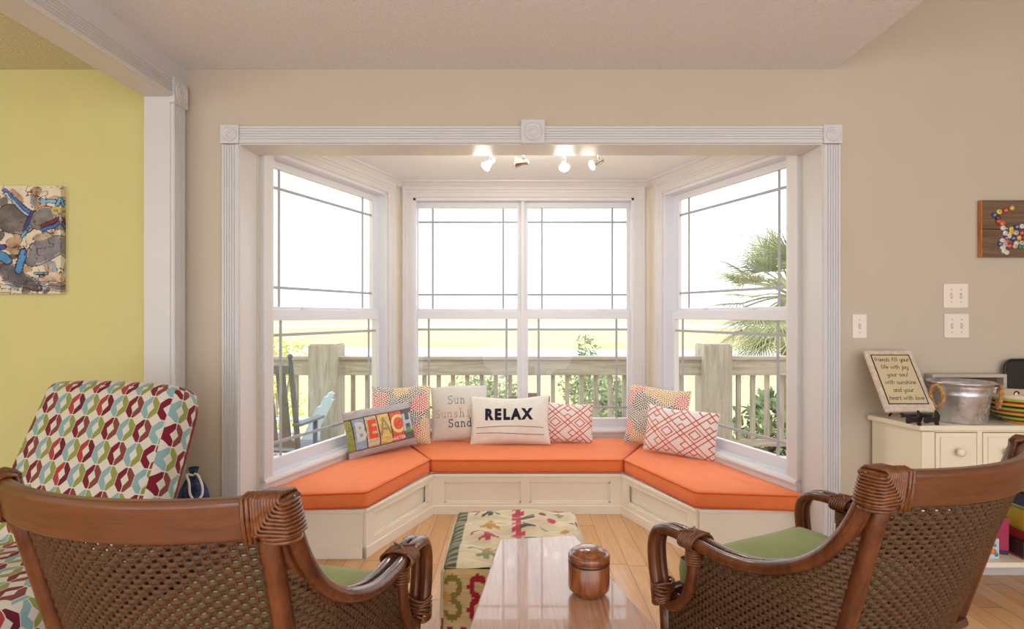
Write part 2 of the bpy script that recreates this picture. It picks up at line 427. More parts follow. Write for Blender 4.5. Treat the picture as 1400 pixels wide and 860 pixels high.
def casing_prof(wd=0.085):
    return [(0, 0), (0, 0.012), (0.006, 0.016), (wd*0.45, 0.016), (wd*0.5, 0.020), (wd*0.68, 0.021), (wd*0.72, 0.027), (wd*0.96, 0.027), (wd, 0.022), (wd, 0)]
def window(name, F, o0, o1, spans):
    W = bpy.data.objects.new(name, None); COL.objects.link(W); tag(W, kind='structure')
    c = F((o0+o1)/2, 0.05, OZ0); W.location = c
    K = dict(parent=W, origin=c)
    a, n = F.a, -F.n
    cw = 0.078
    P = lambda s, d, z: F(s, d, z)
    cs = MB()
    cs.profile(casing_prof(cw), P(o0, 0, OZ0-0.02), P(o0, 0, OZ1), -a, n, mitre=(0, 1))
    cs.profile(casing_prof(cw), P(o1, 0, OZ0-0.02), P(o1, 0, OZ1), a, n, mitre=(0, 1))
    cs.profile(casing_prof(cw), P(o0, 0, OZ1), P(o1, 0, OZ1), (0, 0, 1), n, mitre=(-1, 1))
    cs.build('window_casing', M['trim'], **K)
    st = MB()
    prof = [(-0.085, 0), (-0.085, 0.020), (-0.060, 0.024), (-0.052, 0.030), (-0.022, 0.030), (-0.018, 0.036), (-0.006, 0.040), (0.004, 0.036), (0.012, 0.024), (0.016, 0), (0.012, -0.06), (0, -0.06)]
    st.profile(prof, P(o0-cw, 0, OZ0-0.012), P(o1+cw, 0, OZ0-0.012), (0, 0, 1), n)
    st.build('window_stool', M['trim'], **K)
    fr = MB()
    t = 0.02
    fr.box(o0-0.008, o0+t, -0.002, 0.115, OZ0, OZ1, F=F).box(o1-t, o1+0.008, -0.002, 0.115, OZ0, OZ1, F=F)
    fr.box(o0-0.008, o1+0.008, -0.002, 0.115, OZ1-t, OZ1+0.008, F=F).box(o0, o1, -0.002, 0.115, OZ0-0.002, OZ0+t*0.5, F=F)
    for i in range(len(spans)-1): fr.box(spans[i][1]+0.028, spans[i+1][0]-0.028, 0.028, 0.112, OZ0, OZ1, F=F)
    fr.build('window_frame', M['vinyl'], bevel=0.002, **K)
    for (g0, g1) in spans:
        for k, (z0, z1, d0, d1) in enumerate(((1.284, 2.038, 0.072, 0.102), (0.469, 1.207, 0.038, 0.070))):
            up = k == 0
            b0 = 0.030 if up else 0.06; top = 0.045 if up else 0.055
            sw = 0.034
            zb = z0-b0; zt = z1+(0.042 if up else 0.06)
            sh = MB()
            sh.box(g0-sw, g0, d0, d1, zb, zt, F=F).box(g1, g1+sw, d0, d1, zb, zt, F=F)
            sh.box(g0-0.001, g1+0.001, d0, d1, zb, z0, F=F).box(g0-0.001, g1+0.001, d0, d1, z1, zt, F=F)
            so = sh.build('window_sash', M['vinyl'], bevel=0.003, **K)
            dm = (d0+d1)/2
            gl = MB(); gl.add([F(g0-0.004, dm+0.004, z0-0.004), F(g1+0.004, dm+0.004, z0-0.004), F(g1+0.004, dm+0.004, z1+0.004), F(g0-0.004, dm+0.004, z1+0.004)], [(0, 1, 2, 3)])
            gl.build('window_pane', M['glass'], normals=False, **K)
            of = 0.104 if up else 0.079; gw = 0.0080
            gr = MB()
            for s in (g0+of, g1-of): gr.box(s-gw, s+gw, dm-0.004, dm+0.002, z0, z1, F=F)
            for z in (z0+of, z1-of): gr.box(g0, g1, dm-0.0045, dm+0.0025, z-gw, z+gw, F=F)
            gr.build('window_grille', M['grille'], **K)
            if not up:
                for q in (0.28, 0.72):
                    s = g0+(g1-g0)*q
                    lk = MB().box(s-0.022, s+0.022, 0.046, 0.066, 1.267, 1.274, F=F).box(s-0.008, s+0.03, 0.050, 0.060, 1.274, 1.281, F=F)
                    lk.build('sash_lock', M['vinyl'], bevel=0.002, **K)
    return W
window('window_1', FL, SO[0], SO[1], [(0.145, 1.165)])
window('window_2', FC, CO0, CO1, [(-0.7105+0.835, 0.0273+0.835), (0.109+0.835, 0.847+0.835)])
window('window_3', FR, SO[0], SO[1], [(0.145, 1.165)])

# crown in the bay
cp = [(0, 0), (0, 0.052), (-0.010, 0.050), (-0.016, 0.038), (-0.034, 0.024), (-0.046, 0.018), (-0.050, 0.008), (-0.056, 0.008), (-0.056, 0)]
for i, (F, q) in enumerate(((FL, (0, 0)), (FC, (0, 0)), (FR, (0, 0)))):
    struct(MB().profile(cp, F(0, 0, BZ), F(F.len, 0, BZ), (0, 0, 1), -F.n), 'trim_%d' % (11+i), M['trim'])

# =================================================================== WINDOW BENCH + CUSHIONS
BT, CTOP = 0.258, 0.340
IN_L, IN_R = (-0.511, 3.647), (0.679, 3.647)
OUT_L, OUT_R = (-0.766, 2.985), (0.945, 2.985)
def panel_face(mb, P0, P1, z0, z1, panels, out, mi=0):
    """shaker face from P0 to P1: rails/stiles proud of recessed panels; panels = list of (s0,s1,z0,z1) openings"""
    F = frame(Vector(P0), Vector(P1), out)
    ln = F.len; t = 0.017
    ss = sorted(panels)
    cur = 0
    for (a, b, c, d) in ss:
        mb.box(cur, a, 0, t, z0, z1, F=F); mb.box(a, b, 0, t, z0, c, F=F); mb.box(a, b, 0, t, d, z1, F=F)
        k = 0.010
        mb.box(a, a+k, 0, t*0.5, c, d, F=F).box(b-k, b, 0, t*0.5, c, d, F=F).box(a, b, 0, t*0.5, c, c+k, F=F).box(a, b, 0, t*0.5, d-k, d, F=F)
        cur = b
    mb.box(cur, ln, 0, t, z0, z1, F=F)
    return F
def bench(name, poly, faces, label, out_base):
    c = (sum(p[0] for p in poly)/len(poly), sum(p[1] for p in poly)/len(poly), 0)
    T = thing(name, label, 'window bench', c, group='white built-in benches of the bay window')
    K = dict(parent=T, origin=c)
    MB().prism(poly, 0.0, BT-0.012).build('bench_body', M['bench_white'], **K)
    fc = MB(); lp = MB(); bs = MB()
    for (P0, P1, out, pan) in faces:
        F = panel_face(fc, P0, P1, 0.0, BT-0.012, pan, out)
        lp.box(-0.006, F.len+0.006, 0.0, 0.026, BT-0.026, BT-0.006, F=F)
        bs.box(0, F.len, 0, 0.023, 0, 0.055, F=F)
    fc.build('front_panel', M['bench_white'], bevel=0.0015, **K)
    bs.build('base_board', M['bench_white'], bevel=0.003, **K)
    lp.build('front_lip', M['bench_white'], bevel=0.004, **K)
    MB().prism([(p[0], p[1]) for p in poly], BT-0.012, BT).build('bench_top', M['bench_white'], **K)
    return T
g = 0.003
polyL = [(WX0+0.004+g, 2.985), OUT_L, (IN_L[0]-0.013, IN_L[1]), (-0.845, 4.285), (-1.268, 3.0)]
polyR = [OUT_R, (WX1-0.004-g, 2.985), (1.44, 3.0), (1.012, 4.285), (IN_R[0]+0.013, IN_R[1])]
polyC = [IN_L, IN_R, (1.0, 4.285), (-0.835, 4.285)]
polyC = [(IN_L[0]-0.009, IN_L[1]), (IN_R[0]+0.009, IN_R[1]), (0.985, 4.285), (-0.815, 4.285)]
lnS = (Vector(OUT_L)-Vector(IN_L)).length
bench('window_bench', polyL, [(OUT_L, IN_L, (1, -0.3), [(0.07, lnS-0.07, 0.088, 0.205)]), ((WX0+0.01, 2.985), OUT_L, (0, -1), [])], 'white panelled bench section under the left bay window', None)
bench('window_bench', polyC, [((IN_L[0]+0.012, IN_L[1]), (IN_R[0]-0.012, IN_R[1]), (0, -1), [(0.07, 0.545, 0.07, 0.20), (0.60, 1.10, 0.07, 0.20)])], 'white panelled bench section under the middle double window', None)
bench('window_bench', polyR, [(OUT_R, IN_R, (-1, -0.3), [(0.07, lnS-0.07, 0.088, 0.205)]), (OUT_R, (WX1-0.01, 2.985), (0, -1), [])], 'white panelled bench section under the right bay window', None)

def cushion(poly, label, crown=0.006, seed=0):
    """box cushion with piped top and bottom edges, slightly rounded corners"""
    P = [Vector((p[0], p[1])) for p in poly]; n = len(P)
    ctr = sum(P, Vector((0, 0)))/n
    # resample the outline with rounded corners
    out = []
    for i in range(n):
        a, b, c = P[i-1], P[i], P[(i+1) % n]; r = 0.028
        u = (a-b).normalized(); v = (c-b).normalized()
        for k in range(5):
            t = k/4; out.append((b+u*r*(1-t)**2+v*r*t**2))
        seg = (c-b).length; m = max(1, int(seg/0.05))
        for k in range(1, m): out.append(b+v*(r+(seg-2*r)*k/m))
    c0 = (ctr.x, ctr.y, BT)
    T = thing('bench_cushion', label, 'seat cushion', c0, group='orange bench cushions')
    K = dict(parent=T, origin=c0)
    mb = MB(); m = len(out); rings = []
    levels = [(0.985, BT+0.001), (1.0, BT+0.008), (1.004, BT+0.04), (1.0, CTOP-0.010), (0.988, CTOP-0.001), (0.93, CTOP+0.004), (0.7, CTOP+0.008), (0.4, CTOP+0.010), (0.15, CTOP+0.011)]
    V = []
    rn = random.Random(seed)
    for (k, z) in levels:
        for p in out:
            q = ctr+(p-ctr)*k
            w_ = 0.002*math.sin(q.x*31+q.y*17+seed)+0.0012*math.sin(q.x*80-q.y*60) if k < 0.95 else 0
            V.append((q.x, q.y, z+w_))
    V.append((ctr.x, ctr.y, CTOP+0.011)); F = [tuple(range(m-1, -1, -1))]
    for j in range(len(levels)-1): F += [(j*m+i, j*m+(i+1) % m, (j+1)*m+(i+1) % m, (j+1)*m+i) for i in range(m)]
    j = len(levels)-1; F += [(j*m+i, j*m+(i+1) % m, len(V)-1) for i in range(m)]
    mb.add(V, F, 0, True); mb.build('cushion_cover', M['orange'], **K)
    pp = MB()
    for z in (BT+0.008, CTOP-0.005): pp.tube([(ctr.x+(p.x-ctr.x)*0.998, ctr.y+(p.y-ctr.y)*0.998, z) for p in out], 0.0045, 6, closed=True)
    pp.build('cushion_piping', M['orange_d'], **K)
    return T
cushion([(WX0+0.006, 2.90), (OUT_L[0]+0.02, 2.965), (IN_L[0]-0.005, IN_L[1]-0.012), (-0.845, 4.262), (-1.248, 3.05)][:], 'orange box cushion lying on the left bench section', seed=1)
cushion([(IN_L[0]+0.004, IN_L[1]-0.022), (IN_R[0]-0.004, IN_R[1]-0.022), (0.975, 4.262), (-0.815, 4.262)], 'long orange box cushion lying on the middle bench section', seed=2)
cushion([(OUT_R[0]-0.02, 2.965), (WX1-0.006, 2.90), (1.42, 3.05), (1.008, 4.262), (IN_R[0]+0.005, IN_R[1]-0.012)], 'orange box cushion lying on the right bench section', seed=3)

# =================================================================== TRACK LIGHT
T = thing('track_light', 'ceiling track with four small chrome spotlights above the window bench', 'track light', (0.16, 3.25, BZ))
MB().box(-0.42, 0.42, -0.018, 0.018, -0.022, 0).build('track_bar', M['chrome'], T, bevel=0.004)
mb_ = newmat('lit_bulb', lin(255, 235, 200)); bsdf(mb_).inputs['Emission Color'].default_value = (*lin(255, 214, 150), 1); bsdf(mb_).inputs['Emission Strength'].default_value = 3
for px, yaw, tilt in ((671, R(215), R(48)), (716, R(172), R(88)), (771, R(270), R(35)), (818, R(200), R(62))):
    X = (px-702)*3.25/800-0.16
    hd = MB(); hd.tube([(X, 0, -0.02), (X, 0, -0.125)], 0.006, 8); h = hd.build('lamp_stem', M['chrome'], T)
    d = Vector((math.cos(yaw)*math.sin(tilt), math.sin(yaw)*math.sin(tilt), -math.cos(tilt)))
    q = Vector((0, 0, 1)).rotation_difference(d).to_matrix()
    cpos = Vector((X, 0, -0.135))-d*0.012
    sh = MB().lathe([(0.0, -0.018), (0.014, -0.016), (0.017, -0.004), (0.016, 0.018), (0.019, 0.026), (0.030, 0.054), (0.031, 0.058), (0.027, 0.058), (0.016, 0.030), (0, 0.028)], 24, M=q, c=cpos)
    s2 = sh.build('lamp_head', M['chrome'], T)
    bl = MB().lathe([(0, 0.034), (0.014, 0.036), (0.022, 0.048), (0.021, 0.053), (0.010, 0.056), (0, 0.057)], 20, M=q, c=cpos)
    bl.build('bulb', mb_, s2)
    pl = bpy.data.lights.new('bulb_light', 'POINT'); pl.energy = 4.5; pl.color = (1, 0.90, 0.78); pl.shadow_soft_size = 0.05
    po = bpy.data.objects.new('bulb_light', pl); COL.objects.link(po); po.location = Vector((0.16, 3.25, BZ))+cpos+d*0.082
# =================================================================== LETTERING
def arc(cx, cy, rx, ry, a0, a1, n=14):
    return [(cx+rx*math.cos(R(a0+(a1-a0)*i/n)), cy+ry*math.sin(R(a0+(a1-a0)*i/n))) for i in range(n+1)]
GL = {}
def G(ch, w, *strokes): GL[ch] = (w, strokes)
G('a', 0.8, arc(0.35, 0.5, 0.33, 0.48, 30, 330), [(0.68, 1), (0.68, 0.1), (0.8, 0)])
G('d', 0.85, arc(0.35, 0.5, 0.33, 0.48, 30, 330), [(0.68, 1.65), (0.68, 0)])
G('e', 0.75, [(0.04, 0.52), (0.66, 0.52)]+arc(0.35, 0.5, 0.32, 0.48, 0, 315))
G('f', 0.55, arc(0.42, 1.35, 0.22, 0.28, 30, 180)+[(0.2, 0)], [(0, 0.95), (0.5, 0.95)])
G('h', 0.8, [(0.08, 1.65), (0.08, 0)], [(0.08, 0.6)]+arc(0.38, 0.62, 0.28, 0.36, 170, 0)+[(0.66, 0)])
G('i', 0.4, [(0.2, 1), (0.2, 0)], arc(0.2, 1.35, 0.04, 0.04, 0, 360, 6))
G('j', 0.4, [(0.25, 1), (0.25, -0.3)]+arc(0.05, -0.3, 0.2, 0.25, 0, -150), arc(0.25, 1.35, 0.04, 0.04, 0, 360, 6))
G('l', 0.4, [(0.2, 1.65), (0.2, 0)])
G('m', 1.15, [(0.08, 1), (0.08, 0)], [(0.08, 0.65)]+arc(0.32, 0.65, 0.22, 0.33, 170, 0)+[(0.54, 0)], [(0.54, 0.65)]+arc(0.78, 0.65, 0.22, 0.33, 170, 0)+[(1.0, 0)])
G('n', 0.8, [(0.08, 1), (0.08, 0)], [(0.08, 0.62)]+arc(0.38, 0.62, 0.28, 0.36, 170, 0)+[(0.66, 0)])
G('o', 0.78, arc(0.37, 0.5, 0.33, 0.48, 90, 450, 20))
G('r', 0.6, [(0.12, 1), (0.12, 0)], [(0.12, 0.6)]+arc(0.38, 0.62, 0.24, 0.36, 165, 40))
G('s', 0.7, arc(0.34, 0.74, 0.26, 0.24, 40, 250, 10)+arc(0.34, 0.26, 0.28, 0.25, 80, -140, 12))
G('t', 0.55, [(0.25, 1.4), (0.25, 0.2)]+arc(0.42, 0.2, 0.17, 0.2, 180, 300), [(0, 0.98), (0.5, 0.98)])
G('u', 0.8, [(0.06, 1), (0.06, 0.4)]+arc(0.35, 0.38, 0.29, 0.38, 180, 350)+[(0.66, 1)], [(0.66, 0.4), (0.66, 0)])
G('v', 0.75, [(0.02, 1), (0.34, 0), (0.68, 1)])
G('w', 1.0, [(0.02, 1), (0.22, 0), (0.48, 0.85), (0.74, 0), (0.95, 1)])
G('y', 0.8, [(0.06, 1), (0.06, 0.5)]+arc(0.35, 0.45, 0.29, 0.4, 180, 340), [(0.66, 1), (0.66, -0.3)]+arc(0.38, -0.3, 0.28, 0.28, 0, -160))
G('S', 0.95, arc(0.45, 1.2, 0.36, 0.36, 35, 260, 12)+arc(0.45, 0.42, 0.38, 0.41, 88, -145, 14))
G(' ', 0.5)
SERIF = {'u': [((-0.12, 1), (0.12, 1)), ((0.48, 1), (0.7, 1)), ((0.6, 0), (0.84, 0))], 'n': [((-0.1, 1), (0.12, 1)), ((-0.1, 0), (0.26, 0)), ((0.5, 0), (0.84, 0))],
         'h': [((-0.1, 1.65), (0.1, 1.65)), ((-0.1, 0), (0.26, 0)), ((0.5, 0), (0.84, 0))], 'i': [((0.0, 1), (0.2, 1)), ((-0.05, 0), (0.45, 0))],
         'd': [((0.48, 1.65), (0.7, 1.65)), ((0.66, 0), (0.86, 0))], 'S': [((0.80, 1.3), (0.80, 1.6)), ((0.07, 0.0), (0.07, 0.3))], 's': [((0.6, 0.8), (0.6, 1.0)), ((0.05, 0.0), (0.05, 0.2))], 'a': [((0.68, 0), (0.88, 0))]}
def stroke_text(text, x, y, h, slant=0.0, spacing=0.12, serif=False, mono=None):
    """list of 2-D polylines, x-height h"""
    out = []; cx = x
    for ch in text:
        w_, st = GL[ch]
        ox = (mono-w_*1.0)/2*h if mono else 0
        for s in list(st)+(list(SERIF.get(ch, [])) if serif else []):
            out.append([(cx+ox+(px+slant*py)*h, y+py*h) for px, py in s])
        cx += (mono if mono else (w_+spacing))*h
    return out, cx-x

def font_mesh(text, size, bold=0.0, spacing=1.0, depth=0.0):
    cu = bpy.data.curves.new('letters', 'FONT'); cu.body = text; cu.size = size; cu.offset = bold; cu.space_character = spacing
    cu.align_x = 'CENTER'; cu.align_y = 'CENTER'; cu.extrude = depth; cu.resolution_u = 4
    o = bpy.data.objects.new('letters', cu); COL.objects.link(o)
    bpy.context.view_layer.update()
    dg = bpy.context.evaluated_depsgraph_get()
    me = bpy.data.meshes.new_from_object(o.evaluated_get(dg)); bpy.data.objects.remove(o); bpy.data.curves.remove(cu)
    return me
def conform_text(name, text, size, mat, fn, parent, origin=(0, 0, 0), bold=0.0, spacing=1.0, xs=1.0, cut=0.012):
    """flat letters cut on a grid and laid on surface fn(x, y)->point"""
    me = font_mesh(text, size, bold, spacing)
    bm = bmesh.new(); bm.from_mesh(me); bpy.data.meshes.remove(me)
    xx = [v.co.x for v in bm.verts]; yy = [v.co.y for v in bm.verts]
    for lo, hi, ax in ((min(xx), max(xx), 0), (min(yy), max(yy), 1)):
        k = lo+cut
        while k < hi:
            no = Vector((1, 0, 0)) if ax == 0 else Vector((0, 1, 0))
            bmesh.ops.bisect_plane(bm, geom=bm.verts[:]+bm.edges[:]+bm.faces[:], plane_co=no*k, plane_no=no); k += cut
    for v in bm.verts: v.co = Vector(fn(v.co.x*xs, v.co.y))-Vector(origin)
    me = bpy.data.meshes.new(name); bm.to_mesh(me); bm.free(); me.materials.append(mat)
    o = bpy.data.objects.new(name, me); COL.objects.link(o)
    if parent: o.parent = parent
    return o
def stroke_mesh(name, lines, r, mat, fn, parent, origin=(0, 0, 0), n=5):
    mb = MB()
    for ln in lines:
        pts = []
        for a, b in zip(ln[:-1], ln[1:]):
            d = math.hypot(b[0]-a[0], b[1]-a[1]); k = max(1, int(d/0.012))
            for i in range(k): pts.append((a[0]+(b[0]-a[0])*i/k, a[1]+(b[1]-a[1])*i/k))
        pts.append(ln[-1]); mb.tube([fn(*p) for p in pts], r, n)
    return mb.build(name, mat, parent, origin=origin, normals=False)

# =================================================================== PILLOWS
class Pillow:
    def __init__(s, w, h, t, seed=0, pinch=0.06): s.w, s.h, s.t, s.sd, s.pn = w, h, t, seed, pinch
    def pos(s, u, v, side=-1, off=0.0):
        x = s.w/2*u*(1-s.pn*(1-v*v)*abs(u)**3); z = s.h/2+s.h/2*v*(1-s.pn*(1-u*u)*abs(v)**3)
        k = max(0.0, (1-u*u)*(1-v*v))
        wr = 1+0.07*math.sin(5*u+s.sd)*math.sin(4*v+2*s.sd)+0.03*math.sin(13*u-7*v+s.sd)
        y = side*(s.t/2*k**0.42*wr+off)
        y += 0.010*math.sin(2.2*u+s.sd)*s.w/0.45
        z += 0.006*math.sin(3*u+s.sd*2)*(abs(v)**2)*(1 if v > 0 else 0.0)
        return (x, y, z)
    def xy(s, x, z, off=0.0012):      # metric position from the centre -> front surface
        return s.pos(max(-1, min(1, x/(s.w/2))), max(-1, min(1, z/(s.h/2))), -1, off)
    def mesh(s, n, colour, mat, parent, name='pillow_cover'):
        nv = max(8, int(n*s.h/s.w))
        mb = MB()
        su = lambda i, k: math.sin(PI/2*(2*i/k-1)*0.999) if True else 0
        us = [0.35*su(i, n)+0.65*(2*i/n-1) for i in range(n+1)]; vs = [0.35*su(j, nv)+0.65*(2*j/nv-1) for j in range(nv+1)]
        for side in (-1, 1):
            V = [s.pos(u, v, side) for v in vs for u in us]
            F = [(j*(n+1)+i, j*(n+1)+i+1, (j+1)*(n+1)+i+1, (j+1)*(n+1)+i) for j in range(nv) for i in range(n)]
            if side > 0: F = [f[::-1] for f in F]
            mb.add(V, F, 0, True)
        o = mb.build(name, mat, parent, normals=False)
        if colour is not None:
            uu, vv = np.meshgrid(np.array(us), np.array(vs)); c = colour(uu.ravel()*s.w/2, vv.ravel()*s.h/2)
            set_cols(o.data, np.vstack([c, c]))
        pp = MB(); loop = []
        K = 26
        for i in range(K): loop.append(s.pos(-1+2*i/K, -1, -1))
        for i in range(K): loop.append(s.pos(1, -1+2*i/K, -1))
        for i in range(K): loop.append(s.pos(1-2*i/K, 1, -1))
        for i in range(K): loop.append(s.pos(-1, 1-2*i/K, -1))
        s.loop = loop
        return o
    def piping(s, r, mat, parent):
        return MB().tube(s.loop, r, 6, closed=True).build('pillow_seam', mat, parent)
def C(*a): return np.array(lin(*a))
def floral(x, y, seed, sc=1.0):
    rs = np.random.RandomState(seed)
    base = C(240, 236, 228); cols = [C(112, 106, 102), C(198, 148, 36), C(206, 66, 70), C(78, 74, 76), C(132, 126, 120), C(216, 84, 60), C(198, 148, 36)]
    K = []
    tries = 0
    while len(K) < 26 and tries < 900:
        tries += 1
        cx, cy = rs.uniform(-0.24, 0.24), rs.uniform(-0.24, 0.24); r = rs.uniform(0.056, 0.078)
        if all(math.hypot(cx-a, cy-b) > 0.070 for a, b, _, _ in K): K.append((cx, cy, r, len(K)))
    col = np.tile(base, (len(x), 1)); own = np.full(len(x), 9.0); idx = np.full(len(x), -1)
    for i, (cx, cy, r, _) in enumerate(K):
        d = np.hypot(x-cx, y-cy)/r; m = d < own; own[m] = d[m]; idx[m] = i
    for i, (cx, cy, r, _) in enumerate(K):
        m = idx == i
        if not m.any(): continue
        dx, dy = x[m]-cx, y[m]-cy; d = np.hypot(dx, dy); a = np.arctan2(dy, dx)
        ring = 0.0165; k = np.floor(d/ring); f = d/ring-k
        nP = np.maximum(5, np.floor(6+k*6)); ph = a/(2*PI)*nP+k*0.5; g = ph-np.floor(ph)
        pet = (np.abs(g-0.5) < 0.335*np.sin(PI*np.clip(f*0.9+0.08, 0, 1))**0.7) 
        c = cols[(i*5+seed) % len(cols)]
        sub = col[m]; sub[pet] = c; col[m] = sub
    return col
def lattice(x, y):
    base = C(230, 228, 228); red = C(204, 90, 64)
    p = (x*0.82+y)/0.0350+60; q = (x*0.82-y)/0.0350+60
    P4, Q4 = p % 4, q % 4; w_ = 0.130; hit = np.zeros(len(x), bool)
    for c in (0.0, 1.0, 4.0): hit |= np.abs(P4-c) < w_; hit |= np.abs(Q4-c) < w_
    cp_ = (np.floor(p/4)+np.floor(q/4)*2) % 3
    def box_(cx, cy, h): return np.abs(np.maximum(np.abs(P4-cx), np.abs(Q4-cy))-h) < w_
    hit |= (box_(2.5, 2.5, 0.85) & (cp_ == 0)) | (box_(1.6, 3.4, 0.6) & (cp_ == 1)) | (box_(3.4, 1.6, 0.6) & (cp_ == 1)) | (box_(3.3, 3.3, 0.7) & (cp_ == 2))
    col = np.tile(base, (len(x), 1)); col[hit] = red; return col
    def sq(px, qx, s, per=1.0):
        a = np.abs(px-np.round(px/per)*per); b = np.abs(qx-np.round(qx/per)*per); return np.abs(np.maximum(a, b)-s) < w_
    hit |= sq(p, q, 0.34); hit |= sq(p+0.5, q+0.5, 0.34); hit |= sq(p+0.5, q, 0.15) & (np.sin(p*2.1)+np.cos(q*1.7) > -0.5)
    hit |= sq(p, q, 0.12) & (np.cos(p*PI)*np.cos(q*PI) > 0)
    col = np.tile(base, (len(x), 1)); col[hit] = red; return col
def linen(c, k=0.05):
    def f(x, y):
        n = fbm(x*60+9, y*60+3, 3)[:, None]; t = (np.sin(x*2100)*np.sin(y*1900))[:, None]*0.015
        return np.clip(c*(1-k+2*k*n+t), 0, 1)
    return f
def beach(x, y):
    n = fbm(x*40+4, y*90+8, 4)[:, None]; W_, H_ = 0.25, 0.155
    u = x/W_+0.06*y/H_*0; v = y/H_
    wood_ = C(176, 170, 172)*(0.75+0.5*fbm(x*12, y*120+np.sin(x*22)*3, 4)[:, None])
    strips = [(-1.1, -0.84, (156, 162, 104)), (-0.84, -0.50, (150, 176, 196)), (-0.50, -0.14, (210, 194, 168)), (-0.14, 0.22, (226, 200, 128)), (0.22, 0.60, (222, 108, 84)), (0.60, 1.1, (112, 108, 104))]
    col = wood_.copy()
    for a, b, c in strips:
        m = (u >= a) & (u < b) & (v > -0.62) & (v < 0.62); col[m] = (C(*c)*(0.78+0.44*n))[m]
        e = (np.abs(u-a) < 0.014) & (np.abs(v) < 0.62); col[e] = C(86, 72, 60)
    m = (np.abs(np.abs(v)-0.62) < 0.025); col[m] = C(96, 84, 78)
    sc = fbm(x*160, y*160, 2) > 0.66; m = sc & (np.abs(v) < 0.62); col[m] = col[m]*0.72
    m = (u < -0.84) & (v < -0.2) & (v > -0.62); col[m] = (C(150, 160, 84)*(0.8+0.4*n))[m]
    m = (u > 0.60) & (v < -0.15) & (v > -0.35); col[m] = (C(128, 160, 96)*(0.8+0.4*n))[m]
    return col
MF = colattr('pillow_print'); MF2 = colattr('pillow_linen', bstr=0.4)
M['seam'] = fabric('pillow_seam_cream', lin(226, 218, 208)); M['navy'] = fabric('navy_print', lin(34, 38, 56), bstr=0.1)
def put(label, P, X, Y, yaw, lean, roll=0.0, group=None, z=None, cat='throw pillow'):
    return thing('throw_pillow', label, cat, (X, Y, (CTOP+0.012) if z is None else z), rot=(-R(lean), R(roll), R(yaw)), group=group)
# floral pair
for (lab, X, Y, yaw, lean, roll, w_, h_, sd) in (('square pillow with mustard, coral and grey bursts in the left corner, behind the BEACH pillow', -0.765, 3.975, 14, 12, 1.5, 0.40, 0.40, 3),
                                           ('square pillow with mustard, coral and grey bursts in the right corner of the seat', 0.940, 3.925, -32, 13, 2, 0.43, 0.40, 11)):
    P = Pillow(w_, h_, 0.13, sd); T = put(lab, P, X, Y, yaw, lean, roll); P.mesh(190, lambda x, y, s=sd: floral(x, y, s), MF, T); P.piping(0.0025, M['seam'], T)
# beach
P = Pillow(0.49, 0.30, 0.13, 1.3, 0.05); T = put('oblong pillow printed with BEACH on painted boards, leaning at the left window', P, -0.832, 3.760, 42, 13, -4)
P.mesh(200, beach, MF, T)
for ch, u, c, sz, b in (('B', -0.66, (206, 212, 214), 0.155, 0.006), ('E', -0.32, (224, 96, 62), 0.150, 0.008), ('A', 0.04, (160, 146, 106), 0.165, 0.0), ('C', 0.41, (236, 214, 160), 0.165, 0.003), ('H', 0.765, (182, 206, 226), 0.150, 0.005)):
    conform_text('printed_letter', ch, sz, fabric('print_'+ch, lin(*c), bstr=0.1), lambda x, y, P=P, u=u: P.xy(x*0.82+u*0.245, y+0.008), T, bold=b)
conform_text('printed_letter', 'WATER', 0.032, fabric('print_small', lin(240, 226, 214), bstr=0.1), lambda x, y, P=P: P.xy(x+0.41*0.245, y-0.079), T, bold=0.0006)
# sun sunshine sand
P = Pillow(0.40, 0.385, 0.13, 4.0, 0.04); T = put('square cream pillow printed Sun Sunshine Sand, behind the RELAX pillow', P, -0.375, 4.120, 3, 12, -2)
P.mesh(70, linen(C(222, 220, 214)), MF2, T); P.piping(0.0025, M['seam'], T)
for txt, yy, c, xo in (('Sun', 0.084, (142, 178, 178), -0.080), ('Sunshine', -0.010, (202, 176, 152), -0.172), ('Sand', -0.078, (66, 86, 104), -0.080)):
    ls, wd = stroke_text(txt, xo, yy-0.02, 0.0345, serif=True, mono=1.24)
    stroke_mesh('printed_word', ls, 0.0034, fabric('print_'+txt, lin(*c), bstr=0.1), lambda x, y, P=P: P.xy(x, y, 0.0002), T)
# relax
P = Pillow(0.545, 0.325, 0.14, 2.2, 0.05); T = put('oblong cream pillow printed RELAX in navy with two stripes', P, -0.022, 3.990, -2, 14, -1.2)
P.mesh(80, linen(C(230, 228, 222)), MF2, T); P.piping(0.003, M['seam'], T)
conform_text('printed_word', 'RELAX', 0.100, M['navy'], lambda x, y, P=P: P.xy(x*0.88-0.01, y+0.036), T, bold=0.0060, spacing=1.34)
for i, yy in enumerate((-0.045, -0.088)):
    stroke_mesh('printed_stripe', [[(-0.235+0.47*k/30, yy+0.008*math.sin(k*0.12+i)-0.004) for k in range(31)]], 0.0018, M['navy'], lambda x, y, P=P: P.xy(x, y, 0.0002), T)
# lattices
for (lab, X, Y, yaw, lean, roll, w_, h_, sd) in (('oblong white pillow with coral lattice on the middle cushion, beside the RELAX pillow', 0.350, 4.060, -3, 14, 1.5, 0.40, 0.27, 5.0),
                                           ('oblong white pillow with coral lattice leaning at the right window', 1.035, 3.685, -36, 9, 3, 0.46, 0.29, 6.0)):
    P = Pillow(w_, h_, 0.12, sd, 0.04); T = put(lab, P, X, Y, yaw, lean, roll); P.mesh(190, lattice, MF, T); P.piping(0.0025, M['seam'], T)
